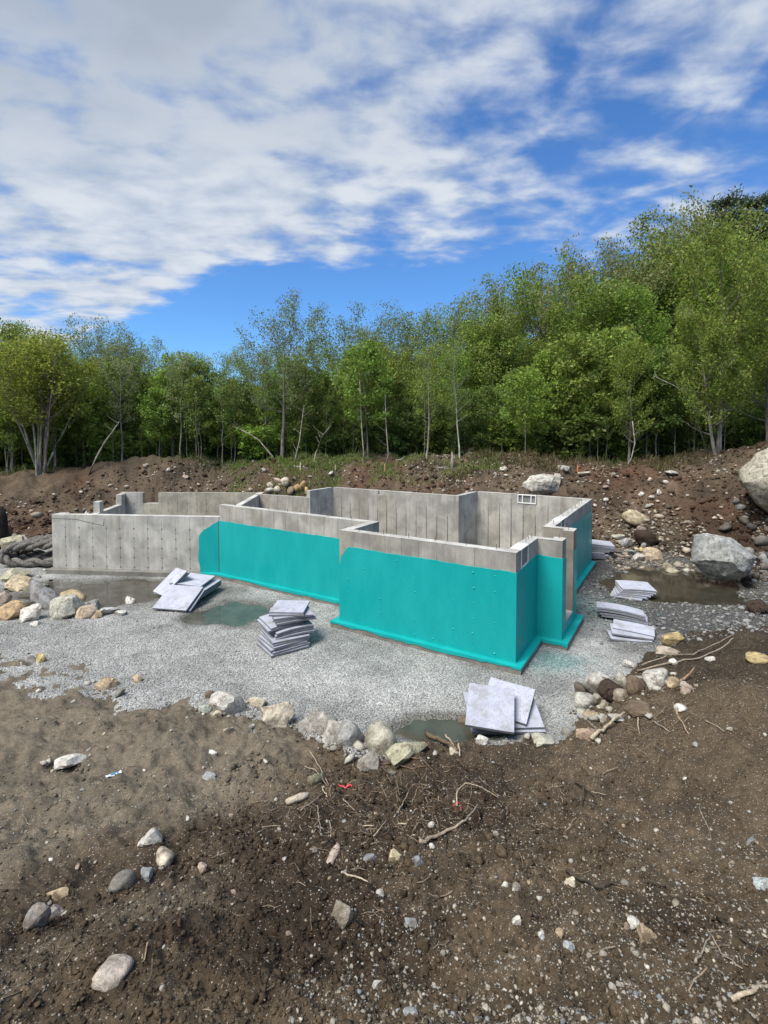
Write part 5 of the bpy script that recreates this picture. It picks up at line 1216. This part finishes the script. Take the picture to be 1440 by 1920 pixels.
tree('maple', 20, 31.5, 606, 'yellow', 'grey', 'yellow green tree at the left frame edge', k=1, wide=.95)
tree('maple', 1440, 27.5, 500, 'yellow', 'grey', 'yellow green tree cut by the right frame edge', k=0, wide=.9)
# many stemmed tree, far left
x = (74 - 720) / F_PX * 28.6; z0 = tz(x, 28.6); rg = np.random.default_rng(4)
e = tag(empty('maple_tree', (x, 28.6, z0 - .1)), 'many stemmed yellow green tree at the far left, pale stems fanning from one base', 'tree')
lv = []
for i in range(10):
    a = -1.25 + 2.5 * i / 9 + rg.normal(0, .1); mb = MB(); Hs = 7.4 * rg.uniform(.86, 1.06) * (1 - .10 * abs(a))
    stem_tree(mb, lv, (.16 * a, rg.normal(0, .18), 0), Hs, .075, .42, 14, 1.9, .5, 6, 15, .28, rg, lean=(1.75 * a, rg.normal(0, .8)), wob=.012, shape='round', sides=6)
    o = mb.build('stem', M['bark'], e, True); o.color = (*[b * rg.uniform(.85, 1.1) for b in BARK['pale']], 1)
o = link(bpy.data.objects.new('crown', leaf_mesh('crown', np.concatenate(lv), .15, rg)), e); o.color = (.25, .29, .05, 1)
# bare leaning stems and a broken stump at the edge of the woods
def bare(pxs, d, r, bark, label, name='bare_tree'):
    pts = [at_y(q[0], q[1], d + .15 * i) for i, q in enumerate(pxs)]; pts[0][2] = tz(pts[0][0], pts[0][1]) - .1; b0 = pts[0].copy(); mb = MB(); n = len(pts)
    e_ = empty(name, tuple(b0)); mb.tube([p - b0 for p in pts], [r * (1 - .6 * i / n) for i in range(n)], 6)
    o_ = mb.build('trunk', M['bark'], e_, True); o_.color = (*BARK[bark], 1)
    for k in range(5):
        t = random.uniform(.45, .95); kk = min(n - 2, int(t * (n - 1))); p = pts[kk] + (pts[kk + 1] - pts[kk]) * random.random(); mb = MB()
        grow(mb, p - b0, random.uniform(0, 6.28), .5, random.uniform(.4, 1.1), r * .35, np.random.default_rng(k), 3, .3); o_ = mb.build('branch', M['bark'], e_, True); o_.color = (*BARK[bark], 1)
    return tag(e_, label, 'tree')
bare([(166,888), (180,858), (197,828), (212,808), (224,790)], 27.9, .055, 'pale', 'thin bare stem leaning right beside the left dirt mound')
bare([(518,880), (506,850), (486,826), (470,815), (440,800)], 29.2, .05, 'pale', 'bare pale stem bending left before the airy tree')
bare([(588,880), (592,850), (603,820), (618,800)], 28.6, .05, 'pale', 'bare pale stem right of the airy tree')
bare([(552,880), (556,850), (562,825), (566,790), (570,760)], 28.8, .05, 'pale', 'straight bare stem between airy tree and bent stems')
bare([(680,884), (682,850), (678,800), (676,750), (674,700)], 28.2, .05, 'pale', 'slim bare stem at the centre of the woods edge')
bare([(1175,896), (1184,860), (1190,830), (1186,790)], 26.6, .05, 'pale', 'bare pale stem leaning right over the right bank')
bare([(725,884), (728,850), (724,800), (722,740)], 28.4, .045, 'pale', 'slim bare stem behind a pale stake at the centre')
bare([(1330,870), (1290,740), (1262,722), (1225,705)], 26.2, .03, 'pale', 'low bare limb reaching left from the large right maple')
p = at_y(848, 880, 27.3); e = tag(empty('stump', tuple(p)), 'broken pale stump beside the leaning white birch', 'stump'); mb = MB(); mb.tube([(0, 0, -.2), (0, 0, .3), (.02, 0, .65), (-.02, 0, .95)], [.12, .10, .09, .02], 7); o = mb.build('trunk', M['bark'], e, True); o.color = (*BARK['pale'], 1)
for pxs, lab in (([(555,880.5), (566,881.5), (577,883)], 'pale fallen pole lying on the grassy crest'), ([(817,882), (830,882), (842,883)], 'grey fallen pole on the crest left of the broken stump'), ([(742,868), (752,866), (760,861)], 'mossy fallen log at the edge of the woods')):
    pts = [hit(*q) + np.array([0, .1, .09]) for q in pxs]; b0 = pts[1]; mb = MB(); mb.tube([p - b0 for p in pts], .065, 7); o = mb.build('fallen_log', M['bark'], None, True); o.location = tuple(b0); o.color = (*BARK['pale' if 'pale' in lab else 'grey'], 1); tag(o, lab, 'log')
TMARKS = [(75,0,'the many stemmed tree'),(300,0,'the bright green maple'),(228,0,'the left sparse grey tree'),(338,0,'the right sparse grey tree'),(528,0,'the tall airy tree'),(640,0,'the olive rounded oak'),(690,0,'the fresh green central tree'),(760,0,'the thin leaved central oak'),
 (800,0,'the forked pale birch'),(862,0,'the leaning white birch'),(930,0,'the broad olive oak'),(985,0,'the bushy bright tree'),(1083,0,'the orange stake'),(1112,0,'the dark forked oak'),(1180,0,'the yellow green bank tree'),(1348,0,'the large right maple'),(1402,0,'the dark pine'),(170,0,'the leaning bare stem'),(440,0,'the bent bare stem')]
LW = {'yellow': 'yellow green', 'mid': 'mid green', 'deep': 'deep green', 'bright': 'bright green', 'sage': 'grey green', 'olive': 'olive', 'dark': 'dark', 'bronze': 'bronze'}
def tree_label(kindword, leaf, px, tall, fallback, group):
    for d_, mx, nm in sorted((abs(px - m[0]), m[0], m[2]) for m in TMARKS)[:2]:
        a_ = 'directly behind' if d_ < 12 else ('right of' if px > mx else 'left of')
        for h_ in ((tall,) if tall else ()) + ('',):
            lab = ' '.join(f'{h_} {LW[leaf]} {kindword} {a_} {nm}'.split())
            if lab not in USED: USED.add(lab); return lab
    return fallback
# rows of trees that little tells apart
def row(kind, step, d0, d1, topf, leaves, barks, label, group, wide=1., x0=-110, x1=1560, cat='tree', word=''):
    px = x0
    while px < x1:
        q = px + random.uniform(-.4, .4) * step; d = random.uniform(d0, d1)
        if kind == 'shrub': tree(kind, q, d, None, random.choice(leaves), random.choice(barks), label, group, cat=cat, wide=wide * random.uniform(.8, 1.3), py=random.uniform(*topf))
        else:
            lf = random.choice(leaves); tp = topf(q); kw = {'back': 'thin leaved oak at the rear', 'mid': 'leafy middle rank tree', 'front': 'slim young edge tree'}.get(word)
            lab = tree_label(kw, lf, q, 'tall' if d < (d0 + d1) / 2 else 'lower', label, group) if kw and 0 < q < 1440 else label
            tree(kind, q, d, tp, lf, random.choice(barks), lab, group, wide=wide)
        px += step
row('oak', 52, 42, 52, lambda p: sky(p) + random.uniform(2, 34), ['sage', 'olive', 'mid', 'mid', 'bronze'], ['dark'], 'tall thin leaved oak in the rear rank of the woods', 'oaks at the back of the woods', 1.15, word='back')
row('maple', 44, 35, 41, lambda p: sky(p) + random.uniform(50, 130), ['mid', 'mid', 'deep', 'bright', 'yellow'], ['dark', 'grey'], 'leafy green tree in the middle rank of the woods', 'maples in the middle of the woods', 1.05, word='mid')
row('sapling', 30, 30.6, 34.5, lambda p: random.uniform(655, 760) - 40 * (p > 1050), ['bright', 'yellow', 'mid', 'mid', 'olive', 'deep'], ['grey', 'pale'], 'slim young green tree along the front of the woods', 'young trees along the edge of the woods', 1.05, word='front')
row('pole', 19, 29.9, 32.5, lambda p: random.uniform(690, 800), ['mid', 'deep', 'olive', 'bright'], ['pale', 'grey', 'pale', 'grey'], 'thin pole like tree with few leaves at the woods edge', 'thin stems along the edge of the woods', .9)
row('shrub', 30, 31, 36, (1.6, 3.6), ['deep', 'mid', 'bright', 'mid'], ['dark'], 'dark green shrub under the trees at the woods edge', 'shrubs under the trees', 1.1, cat='shrub')
row('sapling', 46, 35, 39, lambda p: random.uniform(730, 800), ['deep', 'mid', 'mid'], ['dark'], 'dark young tree deep in the shade of the woods', 'shaded young trees', 1.4)
# the wood goes on behind: one mass of leaves
n = 26000; x = RNG.uniform(-62, 62, n); y = RNG.uniform(54, 66, n); z = RNG.uniform(0, 1, n) ** .8 * (8.5 + 2.5 * fbm(x, y, .12, 3, 301) + np.clip(x * .1, -1, 3.5)) + 2.3
o = link(bpy.data.objects.new('far_woods', leaf_mesh('far_woods', np.c_[x, y, z], .75, RNG, .7))); o.color = (.17, .22, .05, 1); tag(o, kind='stuff')
# grass and weeds on the crest
def grass(name, n, pxr, yr, h, col, seed):
    rg = np.random.default_rng(seed); x = np.array([(rg.uniform(*pxr) - 720) / F_PX for _ in range(n)]); y = rg.uniform(*yr, n); x = x * y
    m = rg.uniform(-.35, .4, n) < fbm(x, y, .7, 3, seed); x, y = x[m], y[m]; n = len(x); z = terrain(x, y); a = rg.uniform(0, 6.28, n); hh = h * rg.uniform(.4, 1.3, n); w = .02 + .012 * rg.random(n); ln = rg.uniform(-.5, .5, (n, 2)) * hh[:, None]
    c, s = np.cos(a) * w, np.sin(a) * w
    v = np.stack([np.c_[x - c, y - s, z - .02], np.c_[x + c, y + s, z - .02], np.c_[x + c * .5 + ln[:, 0] * .5, y + s * .5 + ln[:, 1] * .5, z + hh * .65], np.c_[x + ln[:, 0], y + ln[:, 1], z + hh]], 1)
    t = np.repeat(rg.uniform(.6, 1.4, n)[:, None] * np.array([1, 1, 1]), 4, 0)
    o = link(bpy.data.objects.new(name, mesh_np(name, v.reshape(-1, 3), np.arange(4 * n).reshape(n, 4), M['leaf'], False, t))); o.color = (*col, 1); tag(o, kind='stuff')
grass('grass', 34000, (425, 940), (26.3, 30.5), .15, (.20, .255, .075), 401)
grass('weeds', 7000, (850, 1330), (25.9, 29.5), .32, (.15, .13, .06), 402)
grass('undergrowth', 9000, (-60, 1500), (29.5, 34), .45, (.09, .12, .035), 403)
# survey stakes
for px, py, hpx, col, lab in ((563, 883, 12, (.55, .47, .34), 'pale survey stake by the fallen pole on the crest'), (629, 885, 12, (.50, .42, .3), 'pale survey stake at the left centre of the crest'), (722, 884, 12, (.55, .36, .2), 'tan survey stake at the centre of the crest'), (1083, 888, 12, (.60, .22, .08), 'orange survey stake on the right crest')):
    p = hit(px, py); hh = hpx * p[1] / F_PX; mb = MB(); mb.box((0, 0, hh / 2 - .1), (.028, .018, hh / 2 + .1)); mb.prism([(-.028, -.018), (.028, -.018), (.028, .018), (-.028, .018)], hh, [hh + .01, hh + .03, hh + .03, hh + .01])
    o = mb.build('survey_stake', M['wood']); o.location = tuple(p); o.color = (*col, 1); o.rotation_euler = (random.uniform(-.08, .08), random.uniform(-.08, .08), random.uniform(0, 3)); tag(o, lab, 'stake')
#@@MORE
